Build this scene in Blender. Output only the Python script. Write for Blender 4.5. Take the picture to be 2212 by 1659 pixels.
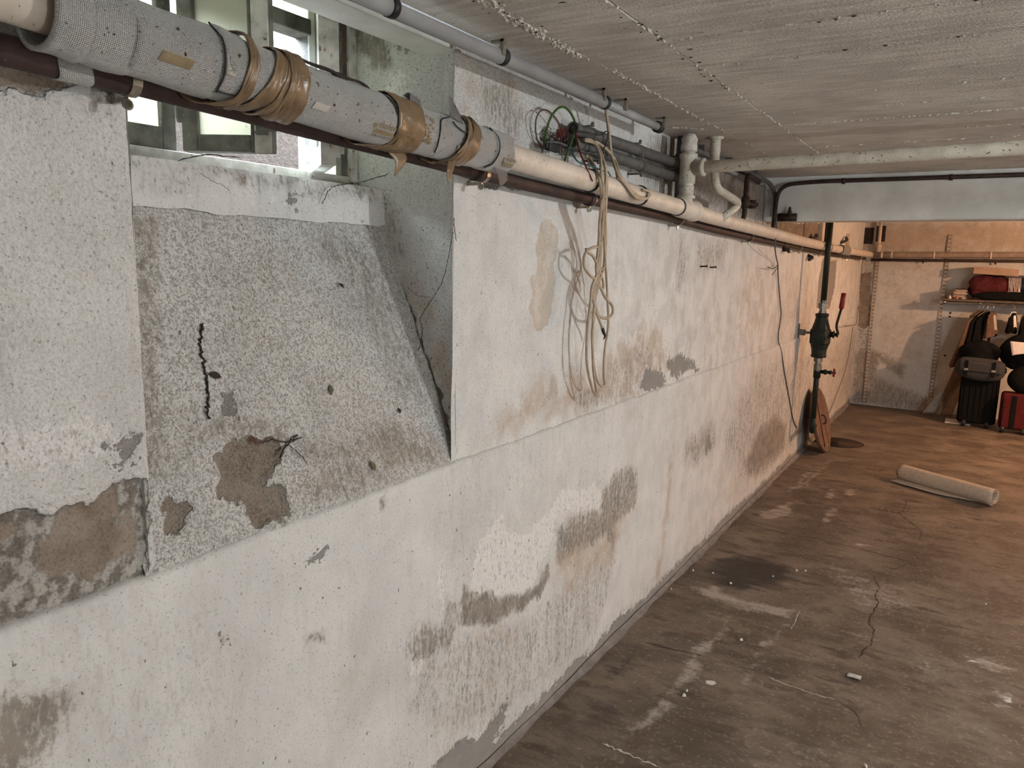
import bpy, bmesh, math, random
import numpy as np
from mathutils import Vector, Matrix
random.seed(7); PI = math.pi
for o in list(bpy.data.objects): bpy.data.objects.remove(o)
SC = bpy.context.scene; COL = SC.collection

# ------------------------------------------------------------------ camera, world, lights, exposure
F, YAW, PITCH, ROLL = 1606.85, .5550, -.1646, .0216
CAM = np.array([1.198, 0, 1.6])
def _rot():
    cy, sy, cp, sp = math.cos(YAW), math.sin(YAW), math.cos(PITCH), math.sin(PITCH)
    f = np.array([-sy*cp, cy*cp, sp]); r = np.array([cy, sy, 0]); u = np.cross(r, f)
    c, s = math.cos(ROLL), math.sin(ROLL)
    return c*r+s*u, -s*r+c*u, f
RT, UP, FW = _rot()
cam = bpy.data.cameras.new('camera'); cam.sensor_width = 36; cam.lens = F/2212*36; cam.clip_start = .02; cam.clip_end = 60
co = bpy.data.objects.new('camera', cam); COL.objects.link(co); SC.camera = co
co.matrix_world = Matrix([[RT[i], UP[i], -FW[i], CAM[i]] for i in range(3)]+[[0, 0, 0, 1]])
w = bpy.data.worlds.new('sky'); SC.world = w; w.use_nodes = True
nt = w.node_tree; nt.nodes.clear()
bg = nt.nodes.new('ShaderNodeBackground'); out = nt.nodes.new('ShaderNodeOutputWorld')
bg.inputs[0].default_value = (.78, .89, 1.0, 1); bg.inputs[1].default_value = 62
g_ = nt.nodes.new('ShaderNodeTexCoord'); sx_ = nt.nodes.new('ShaderNodeSeparateXYZ'); mr_ = nt.nodes.new('ShaderNodeMapRange')   # sky above the horizon, dark ground below it
nt.links.new(g_.outputs['Generated'], sx_.inputs[0]); nt.links.new(sx_.outputs['Z'], mr_.inputs['Value'])
mr_.inputs['From Min'].default_value = -.03; mr_.inputs['From Max'].default_value = .03; mr_.inputs['To Min'].default_value = .6; mr_.inputs['To Max'].default_value = 50
nt.links.new(mr_.outputs[0], bg.inputs[1]); nt.links.new(bg.outputs[0], out.inputs[0])
def lamp(name, kind, loc, power, col, **kw):
    l = bpy.data.lights.new(name, kind); l.energy = power; l.color = col
    for k, v in kw.items(): setattr(l, k, v)
    o = bpy.data.objects.new(name, l); COL.objects.link(o); o.location = loc; return o
lamp('ceiling_lamp', 'POINT', (3.3, 2.5, 2.03), 142, (.945, .985, 1), shadow_soft_size=.05)
lamp('added_low_lamp', 'POINT', (4.1, .4, .75), 100, (.945, .985, 1), shadow_soft_size=.09)  # unseen low lamp, added to throw the cross pipe's soft shadow on the ceiling
lamp('warm_bulb', 'POINT', (3.15, 7.45, 1.87), 228, (1, .56, .32), shadow_soft_size=.035)
VS = SC.view_settings; SC.display_settings.display_device = 'sRGB'
VS.view_transform = 'Standard'; VS.look = 'None'; VS.exposure = 0.08; VS.gamma = 1; VS.use_curve_mapping = False

# ------------------------------------------------------------------ survey helpers: a sighted point on a known plane
def ray(px, py): return RT*((px-1106)/F) - UP*((py-829.5)/F) + FW
def hit(px, py, n, p0):
    d = ray(px, py); n = np.array(n, float); return CAM + d*(np.dot(np.array(p0)-CAM, n)/np.dot(d, n))
def X(px, py, x=0.): return hit(px, py, (1, 0, 0), (x, 0, 0))
def Y(px, py, y): return hit(px, py, (0, 1, 0), (0, y, 0))
def Z(px, py, z=0.): return hit(px, py, (0, 0, 1), (0, 0, z))
ZC, ZL, YB, YBEAM = 2.14, 1.04, 9.6, 4.89         # ceiling, ledge, back wall, beam
N0, N1, SLX, SLZ = .736, 1.62, -.25, 1.70         # niche sides, slope top
SN = np.array([SLZ-ZL, 0, -SLX]); SN = SN/np.linalg.norm(SN)
def S(px, py, off=0.): return hit(px, py, SN, np.array([0, 0, ZL])+SN*off)

# ------------------------------------------------------------------ numpy noise
_tab = np.random.RandomState(3).rand(256, 256)
def vn(x, y):
    xi = np.floor(x).astype(int); yi = np.floor(y).astype(int); fx = x-xi; fy = y-yi
    fx = fx*fx*(3-2*fx); fy = fy*fy*(3-2*fy)
    a = _tab[xi & 255, yi & 255]; b = _tab[(xi+1) & 255, yi & 255]; c = _tab[xi & 255, (yi+1) & 255]; d = _tab[(xi+1) & 255, (yi+1) & 255]
    return (a*(1-fx)+b*fx)*(1-fy)+(c*(1-fx)+d*fx)*fy
def fbm(x, y, o=4):
    s = 0; a = .5
    for k in range(o): s = s+a*vn(x*2**k+17*k, y*2**k+31*k); a *= .5
    return s/(1-.5**o)
def sdf(u, v, poly):
    P = np.array(poly); d = np.full(u.shape, 1e9); ins = np.zeros(u.shape, bool)
    for i in range(len(P)):
        a = P[i]; b = P[(i+1) % len(P)]; e = b-a; L = e@e+1e-12
        t = np.clip(((u-a[0])*e[0]+(v-a[1])*e[1])/L, 0, 1)
        d = np.minimum(d, (u-a[0]-t*e[0])**2+(v-a[1]-t*e[1])**2)
        c = ((a[1] > v) != (b[1] > v)); 
        if abs(e[1]) > 1e-9: ins ^= c & (u < a[0]+(v-a[1])*e[0]/e[1])
    d = np.sqrt(d); return np.where(ins, -d, d)
def sst(x, a, b):
    t = np.clip((x-a)/(b-a), 0, 1); return t*t*(3-2*t)

# ------------------------------------------------------------------ mesh helpers
BASE = {}
def base(o):
    return BASE.get(o.name, Vector((0, 0, 0)))
def obj(name, verts, faces, mat, parent=None, smooth=True, origin=None, uv=None):
    verts = np.asarray(verts, float).reshape(-1, 3)
    if parent is not None: org = base(parent)
    elif origin is not None: org = Vector(origin)
    else:
        lo, hi = verts.min(0), verts.max(0); org = Vector(((lo[0]+hi[0])/2, (lo[1]+hi[1])/2, lo[2]))
    me = bpy.data.meshes.new(name); me.from_pydata((verts-np.array(org)).tolist(), [], [tuple(f) for f in faces])
    if uv is not None:
        at = me.attributes.new('uvl', 'FLOAT2', 'POINT'); at.data.foreach_set('vector', np.asarray(uv, np.float32).ravel())
    me.materials.append(mat)
    if smooth: me.polygons.foreach_set('use_smooth', [True]*len(me.polygons))
    o = bpy.data.objects.new(name, me); COL.objects.link(o)
    if parent is not None: o.parent = parent
    else: o.location = org
    BASE[o.name] = org
    return o
def tag(o, label, cat, group=None):
    o['label'] = label; o['category'] = cat
    if group: o['group'] = group
    return o
def thing(name, loc, label, cat, group=None):
    o = bpy.data.objects.new(name, None); o.empty_display_size = .05; COL.objects.link(o)
    o.location = Vector(loc); BASE[o.name] = Vector(loc); return tag(o, label, cat, group)
def struct(o): o['kind'] = 'structure'; return o
class MB:
    def __init__(s): s.v = []; s.f = []; s.u = []
    def add(s, v, f, uv=None):
        n = len(s.v); s.v += [tuple(p) for p in v]; s.f += [tuple(i+n for i in q) for q in f]
        s.u += [tuple(q) for q in uv] if uv is not None else [(0, 0)]*len(v); return s
    def box(s, lo, hi, M=None):
        v = [(x, y, z) for x in (lo[0], hi[0]) for y in (lo[1], hi[1]) for z in (lo[2], hi[2])]
        if M is not None: v = [tuple(M @ Vector(p)) for p in v]
        return s.add(v, [(0, 1, 3, 2), (4, 6, 7, 5), (0, 4, 5, 1), (2, 3, 7, 6), (0, 2, 6, 4), (1, 5, 7, 3)])
    def tube(s, pts, r, seg=10, caps=True):
        P = [Vector(p) for p in pts]; n = len(P); R = r if hasattr(r, '__len__') else [r]*n
        T = [(P[min(i+1, n-1)]-P[max(i-1, 0)]).normalized() for i in range(n)]
        a = Vector((0, 0, 1)) if abs(T[0].z) < .9 else Vector((1, 0, 0))
        u = T[0].cross(a).normalized(); v = []; uv = []; L = 0; f = []
        for i in range(n):
            if i: L += (P[i]-P[i-1]).length
            u = (u-T[i]*u.dot(T[i])).normalized(); w_ = T[i].cross(u)
            for k in range(seg):
                t = 2*PI*k/seg; v.append(P[i]+(u*math.cos(t)+w_*math.sin(t))*R[i]); uv.append((L, R[i]*t))
        for i in range(n-1):
            for k in range(seg):
                k2 = (k+1) % seg; f.append((i*seg+k, i*seg+k2, (i+1)*seg+k2, (i+1)*seg+k))
        if caps: f += [tuple(range(seg-1, -1, -1)), tuple(range((n-1)*seg, n*seg))]
        return s.add(v, f, uv)
    def grid(s, fn, nu, nv, thick=0, nrm=None, uvs=None):
        v = [fn(i/nu, j/nv) for i in range(nu+1) for j in range(nv+1)]
        f = [(i*(nv+1)+j, (i+1)*(nv+1)+j, (i+1)*(nv+1)+j+1, i*(nv+1)+j+1) for i in range(nu) for j in range(nv)]
        uv = [uvs(i/nu, j/nv) for i in range(nu+1) for j in range(nv+1)] if uvs else [(i/nu, j/nv) for i in range(nu+1) for j in range(nv+1)]
        if thick:
            A = np.array([tuple(p) for p in v]).reshape(nu+1, nv+1, 3)
            du = np.gradient(A, axis=0); dv = np.gradient(A, axis=1); nn = np.cross(du, dv); nn /= np.linalg.norm(nn, axis=2, keepdims=True)+1e-12
            B = (A-nn*thick).reshape(-1, 3); m = len(v); v = v+[tuple(p) for p in B]; uv = uv+uv
            f = f+[tuple(q+m for q in reversed(t)) for t in f]
            rim = [(i, 0) for i in range(nu+1)]+[(nu, j) for j in range(1, nv+1)]+[(i, nv) for i in range(nu-1, -1, -1)]+[(0, j) for j in range(nv-1, 0, -1)]
            ids = [i*(nv+1)+j for i, j in rim]
            for a in range(len(ids)): b = (a+1) % len(ids); f.append((ids[b], ids[a], ids[a]+m, ids[b]+m))
        return s.add(v, f, uv)
    def lathe(s, c, ax, prof, seg=20):
        """prof: (distance along ax, radius)"""
        c = Vector(c); ax = Vector(ax).normalized(); a = Vector((0, 0, 1)) if abs(ax.z) < .9 else Vector((1, 0, 0))
        u = ax.cross(a).normalized(); w_ = ax.cross(u); v = []; f = []
        for h, r in prof:
            for k in range(seg):
                t = 2*PI*k/seg; v.append(c+ax*h+(u*math.cos(t)+w_*math.sin(t))*max(r, 1e-5))
        for i in range(len(prof)-1):
            for k in range(seg):
                k2 = (k+1) % seg; f.append((i*seg+k, i*seg+k2, (i+1)*seg+k2, (i+1)*seg+k))
        f += [tuple(range(seg-1, -1, -1)), tuple(range((len(prof)-1)*seg, len(prof)*seg))]
        return s.add(v, f)
    def build(s, name, mat, parent=None, smooth=True, origin=None):
        return obj(name, s.v, s.f, mat, parent, smooth, origin, s.u)
def cat(pts, n=8):
    """Catmull-Rom through points"""
    P = [np.array(p, float) for p in pts]; P = [2*P[0]-P[1]]+P+[2*P[-1]-P[-2]]; o = []
    for i in range(1, len(P)-2):
        for k in range(n):
            t = k/n; a, b, c, d = P[i-1:i+3]
            o.append(.5*((2*b)+(c-a)*t+(2*a-5*b+4*c-d)*t*t+(3*b-a-3*c+d)*t**3))
    o.append(P[-2]); return o
def fillet(pts, R, n=7):
    P = [Vector(p) for p in pts]; o = [P[0]]
    for i in range(1, len(P)-1):
        a = (P[i-1]-P[i]); b = (P[i+1]-P[i]); d = min(R, a.length*.48, b.length*.48)
        p, q = P[i]+a.normalized()*d, P[i]+b.normalized()*d
        for k in range(n+1):
            t = k/n; o.append(p*(1-t)**2+P[i]*2*t*(1-t)+q*t*t)
    o.append(P[-1]); return o
def bev(o, wd=.004, seg=2):
    m = o.modifiers.new('bevel', 'BEVEL'); m.width = wd; m.segments = seg; m.limit_method = 'ANGLE'; return o
def dup(o, parent=None):
    c = o.copy(); COL.objects.link(c); BASE[c.name] = base(o)
    if parent is not None: c.parent = parent
    for ch in list(o.children): dup(ch, c)
    return c

# ------------------------------------------------------------------ materials
class NT:
    def __init__(s, name):
        s.m = bpy.data.materials.new(name); s.m.use_nodes = True; s.t = s.m.node_tree; s.b = s.t.nodes['Principled BSDF']
        s.tc = s.t.nodes.new('ShaderNodeTexCoord').outputs['Object']
    def n(s, ty, **kw):
        q = s.t.nodes.new(ty)
        for k, v in kw.items(): setattr(q, k, v)
        return q
    def set(s, sock, val):
        if hasattr(val, 'is_linked') or hasattr(val, 'links'): s.t.links.new(val, sock)
        elif isinstance(val, (tuple, list)) and len(val) == 3 and sock.type == 'RGBA': sock.default_value = (*val, 1)
        else: sock.default_value = val
    def vec(s, sx=1, sy=1, sz=1, rz=0, src=None):
        q = s.n('ShaderNodeMapping'); s.t.links.new(src or s.tc, q.inputs[0]); q.inputs['Scale'].default_value = (sx, sy, sz); q.inputs['Rotation'].default_value = (0, 0, rz); return q.outputs[0]
    def noise(s, scale, det=4, v=None, rough=.55):
        q = s.n('ShaderNodeTexNoise'); s.t.links.new(v or s.tc, q.inputs['Vector']); q.inputs['Scale'].default_value = scale; q.inputs['Detail'].default_value = det; q.inputs['Roughness'].default_value = rough; return q.outputs['Fac']
    def attr(s, name): return s.n('ShaderNodeAttribute', attribute_name=name).outputs['Fac']
    def math(s, op, a, b=0., c=None):
        q = s.n('ShaderNodeMath', operation=op); s.set(q.inputs[0], a); s.set(q.inputs[1], b)
        if c is not None: s.set(q.inputs[2], c)
        return q.outputs[0]
    def sm(s, x, lo, hi, a=0., b=1.):
        q = s.n('ShaderNodeMapRange', interpolation_type='SMOOTHSTEP'); s.set(q.inputs['Value'], x); q.inputs['From Min'].default_value = lo; q.inputs['From Max'].default_value = hi; q.inputs['To Min'].default_value = a; q.inputs['To Max'].default_value = b; return q.outputs[0]
    def mix(s, f, a, b):
        q = s.n('ShaderNodeMix', data_type='RGBA'); s.set(q.inputs[0], f); s.set(q.inputs[6], a); s.set(q.inputs[7], b); return q.outputs[2]
    def bump(s, h, dist=.002, st=1., prev=None):
        q = s.n('ShaderNodeBump'); s.set(q.inputs['Height'], h); q.inputs['Distance'].default_value = dist; q.inputs['Strength'].default_value = st
        if prev: s.t.links.new(prev, q.inputs['Normal'])
        return q.outputs[0]
    def fin(s, col, rough=.8, nrm=None, metal=0., spec=.3):
        s.set(s.b.inputs['Base Color'], col); s.set(s.b.inputs['Roughness'], rough); s.set(s.b.inputs['Metallic'], metal); s.b.inputs['Specular IOR Level'].default_value = spec
        if nrm: s.t.links.new(nrm, s.b.inputs['Normal'])
        return s.m
def simple(name, c1, c2=None, sc=20, rough=.7, metal=0., bump=0., bsc=80, speck=None, spk=.64, ssc=160, spec=.3):
    n = NT(name); c2 = c2 or tuple(v*.75 for v in c1)
    c = n.mix(n.sm(n.noise(sc, 5), .35, .65), c1, c2)
    if speck: c = n.mix(n.sm(n.noise(ssc, 3), spk, spk+.06), c, speck)
    return n.fin(c, rough, n.bump(n.noise(bsc, 4), bump) if bump else None, metal, spec)

def wall_mat():
    n = NT('stained plaster'); st = n.vec(1, 1, .16)
    nf = n.noise(55, 6); nm = n.noise(5, 4); ns = n.noise(38, 6, st); n2 = n.noise(14, 5); nh = n.noise(190, 3); nd = n.noise(330, 2)
    A = n.attr
    col = n.mix(n.sm(nm, .3, .7), (.63, .63, .615), (.555, .555, .545))
    col = n.mix(n.math('MULTIPLY', n.sm(ns, .5, .78), .35), col, (.45, .425, .39))
    col = n.mix(n.math('MULTIPLY', n.sm(n.noise(2.6, 5), .52, .72), .35), col, (.46, .445, .415))
    oc = n.sm(n.math('ADD', A('ochre'), n.math('MULTIPLY', n.math('SUBTRACT', n2, .5), 1.1)), .18, .80)
    col = n.mix(n.math('MULTIPLY', oc, .78), col, n.mix(n2, (.50, .40, .30), (.36, .27, .195)))
    wh = n.sm(n.math('ADD', A('white'), n.math('MULTIPLY', n.math('SUBTRACT', nf, .5), .35)), .47, .55)
    col = n.mix(n.math('MULTIPLY', wh, .8), col, n.mix(n.math('MULTIPLY', n.sm(n.noise(100, 4, n.vec(1, 1, .5)), .56, .66), .8), (.72, .71, .70), (.33, .29, .25)))
    be = n.sm(n.math('ADD', A('beige'), n.math('MULTIPLY', n.math('SUBTRACT', nf, .5), .06)), .49, .51)
    col = n.mix(be, col, (.50, .44, .375))
    nk = n.noise(9, 12, n.vec(1, 1, .75), .68)
    col = n.mix(n.math('MULTIPLY', n.sm(nk, .515, .55), n.math('MULTIPLY', A('flake'), .75)), col, (.70, .69, .665))
    col = n.mix(n.math('MULTIPLY', n.sm(nk, .42, .455, 1., 0.), n.math('MULTIPLY', A('flake'), .5)), col, (.43, .39, .34))
    col = n.mix(n.sm(A('grime'), .06, .8, 0., .55), col, (.36, .325, .28))
    # mould: soft density broken up by streaked and crusty noise
    q = n.math('ADD', n.math('MULTIPLY', n.math('SUBTRACT', n.noise(55, 8, n.vec(1, 1, .2), .65), .5), 1.5), n.math('MULTIPLY', n.math('SUBTRACT', n.noise(95, 8, n.vec(1, 1, .55), .7), .5), 2.2))
    gr = n.sm(n.math('ADD', A('grime'), n.math('MULTIPLY', q, n.math('MINIMUM', n.math('MULTIPLY', A('grime'), 3.), 1.))), .10, .82)
    col = n.mix(n.math('MULTIPLY', gr, .9), col, n.mix(n.sm(n2, .35, .65), (.155, .135, .115), (.25, .215, .18)))
    gy = n.sm(n.math('ADD', A('grey'), n.math('MULTIPLY', n.math('SUBTRACT', n.noise(45, 9, None, .7), .5), 1.3)), .46, .54)
    col = n.mix(gy, col, n.mix(n2, (.30, .285, .27), (.21, .20, .185)))
    ba = n.sm(n.math('ADD', A('bare'), n.math('MULTIPLY', n.math('SUBTRACT', nf, .5), .22)), .48, .52)
    bc = n.mix(n.sm(n2, .35, .65), (.19, .145, .108), (.285, .24, .195))
    cr = n.sm(n.math('ADD', A('core'), n.math('MULTIPLY', n.math('SUBTRACT', n2, .5), .9)), .4, .75)
    bc = n.mix(n.math('SUBTRACT', 1., cr), bc, n.mix(n.sm(nf, .42, .6), (.15, .135, .118), (.40, .385, .355)))
    bc = n.mix(n.math('MULTIPLY', n.sm(nh, .5, .7), .45), bc, (.09, .07, .055))
    col = n.mix(ba, col, bc)
    # pits, fly dirt, roughcast pockets
    pit = n.math('MULTIPLY', n.sm(n.noise(165, 2), .615, .68), n.math('ADD', .42, n.math('ADD', n.math('MULTIPLY', A('ochre'), .5), n.math('MULTIPLY', A('rough'), .45))))
    col = n.mix(pit, col, (.17, .155, .135))
    col = n.mix(n.math('MULTIPLY', n.sm(n.noise(62, 3, n.vec(1, 1, .7)), .70, .735), .85), col, (.12, .105, .09))
    pk = n.math('MULTIPLY', n.sm(n.math('ADD', n.math('MULTIPLY', nh, .6), n.math('MULTIPLY', n.noise(90, 4), .4)), .40, .56, 1., 0.), n.math('MULTIPLY', A('rough'), .72))
    col = n.mix(pk, col, (.26, .24, .21))
    h = n.math('ADD', n.math('MULTIPLY', nh, n.math('ADD', .10, n.math('MULTIPLY', A('rough'), .9))), n.math('MULTIPLY', nf, n.math('ADD', .12, n.math('MULTIPLY', A('rough'), .6))))
    b = n.bump(h, .008, .9)
    e = n.math('SUBTRACT', 0., n.math('ADD', ba, n.math('ADD', n.math('MULTIPLY', gy, .3), n.math('MULTIPLY', be, .35))))
    return n.fin(col, .92, n.bump(e, .004, .9, b), 0, .15)
def floor_mat():
    n = NT('dirty concrete floor'); st = n.vec(.35, 1, 1)
    a = n.noise(3.2, 6); b = n.noise(11, 6, st); c = n.noise(60, 5); d = n.noise(240, 3)
    col = n.mix(n.sm(n.math('ADD', n.math('MULTIPLY', a, .6), n.math('MULTIPLY', b, .4)), .38, .62), (.088, .068, .051), (.212, .172, .134))
    col = n.mix(n.math('MULTIPLY', n.sm(b, .52, .68), .9), col, (.066, .050, .038))
    col = n.mix(n.math('MULTIPLY', n.sm(n.noise(6.5, 6), .54, .68), .7), col, (.085, .06, .043))
    col = n.mix(n.math('MULTIPLY', n.sm(c, .53, .72), .65), col, (.29, .245, .20))
    col = n.mix(n.math('MULTIPLY', n.sm(d, .56, .68), .7), col, (.05, .038, .03))
    g = n.math('MULTIPLY', n.math('SUBTRACT', n.math('ADD', n.math('MULTIPLY', n.noise(18, 6, st), .6), n.math('MULTIPLY', c, .4)), .5), 2.2)
    pl = n.sm(n.math('ADD', n.attr('pale'), n.math('MULTIPLY', g, n.math('MINIMUM', n.math('MULTIPLY', n.attr('pale'), 2.5), 1.))), .2, .8)
    col = n.mix(n.math('MULTIPLY', pl, .75), col, (.42, .38, .34))
    ru = n.sm(n.math('ADD', n.attr('rust'), g), .3, .9); col = n.mix(n.math('MULTIPLY', ru, .7), col, (.125, .062, .038))
    ok = n.sm(n.math('ADD', n.attr('oil'), n.math('MULTIPLY', g, n.math('MINIMUM', n.math('MULTIPLY', n.attr('oil'), 3.), 1.))), .2, .8)
    col = n.mix(n.math('MULTIPLY', ok, .92), col, (.032, .028, .026))
    ck = n.sm(n.math('ADD', n.attr('white_spot'), n.math('MULTIPLY', g, .25)), .45, .6); col = n.mix(ck, col, (.62, .62, .60))
    h = n.math('ADD', n.math('MULTIPLY', c, .6), n.math('MULTIPLY', d, .4))
    return n.fin(col, n.sm(a, .3, .7, .5, .75), n.bump(h, .0035, .8), 0, .3)
def ceil_mat(name='board marked concrete', k=1.):
    n = NT(name); st = n.vec(.22, 1.6, 1)
    a = n.noise(3, 5); b = n.noise(26, 6, st); d = n.noise(120, 4)
    c1, c2 = tuple(v*k for v in (.70, .66, .605)), tuple(v*k for v in (.50, .465, .42))
    col = n.mix(n.sm(n.math('ADD', n.math('MULTIPLY', a, .5), n.math('MULTIPLY', b, .5)), .38, .6), c1, c2)
    col = n.mix(n.math('MULTIPLY', n.sm(n.noise(70, 5, n.vec(.3, 1.4, 1)), .60, .72), .55), col, (.66, .63, .58))
    col = n.mix(n.sm(n.noise(34, 3, n.vec(.5, 1.3, 1)), .70, .74), col, (.035, .028, .022))
    return n.fin(col, .9, n.bump(n.math('ADD', d, n.math('MULTIPLY', b, .8)), .006, 1.), 0, .2)
def foil_mat():
    n = NT('embossed silver foil sleeve'); sp = n.n('ShaderNodeSeparateXYZ'); n.t.links.new(n.n('ShaderNodeAttribute', attribute_name='uvl').outputs['Vector'], sp.inputs[0])
    k = 2*PI/.0052
    p = n.math('SINE', n.math('MULTIPLY', n.math('ADD', sp.outputs[0], sp.outputs[1]), k)); q = n.math('SINE', n.math('MULTIPLY', n.math('SUBTRACT', sp.outputs[0], sp.outputs[1]), k))
    d = n.math('MULTIPLY', p, q); nz = n.noise(14, 4)
    col = n.mix(n.sm(nz, .35, .7), (.78, .775, .76), (.68, .67, .65)); col = n.mix(n.sm(d, -.75, .1), n.mix(.5, col, (.22, .215, .21)), col)
    col = n.mix(n.sm(n.noise(110, 3), .66, .70), col, (.13, .10, .075))
    return n.fin(col, .42, n.bump(d, .0018, 1., n.bump(n.noise(18, 3), .006, .5)), .15, .5)
def tape_mat():
    n = NT('brown parcel tape'); a = n.noise(25, 4)
    col = n.mix(n.sm(a, .35, .65), (.225, .15, .085), (.155, .10, .055))
    return n.fin(col, .3, n.bump(n.noise(40, 4, n.vec(1, .35, 1)), .004, .7), 0, .5)
def glass_mat():
    n = NT('dusty yellowed window glass'); t = n.t; a = n.noise(7, 5); d = n.noise(40, 5)
    col = n.mix(n.sm(a, .3, .7), (.50, .49, .43), (.45, .44, .36)); col = n.mix(n.sm(d, .62, .74), col, (.25, .24, .16))
    tr = n.n('ShaderNodeBsdfTranslucent'); df = n.n('ShaderNodeBsdfDiffuse'); gl = n.n('ShaderNodeBsdfGlossy'); gl.inputs['Roughness'].default_value = .25
    tp = n.n('ShaderNodeBsdfTransparent'); tp.inputs[0].default_value = (.95, .97, .9, 1)
    for q in (tr, df): t.links.new(col, q.inputs[0])
    def mx(f, A_, B_):
        q = n.n('ShaderNodeMixShader'); q.inputs[0].default_value = f; t.links.new(A_, q.inputs[1]); t.links.new(B_, q.inputs[2]); return q.outputs[0]
    o = mx(.04, mx(.10, mx(.06, tr.outputs[0], df.outputs[0]), tp.outputs[0]), gl.outputs[0])
    t.links.new(o, t.nodes['Material Output'].inputs[0]); return n.m
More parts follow.
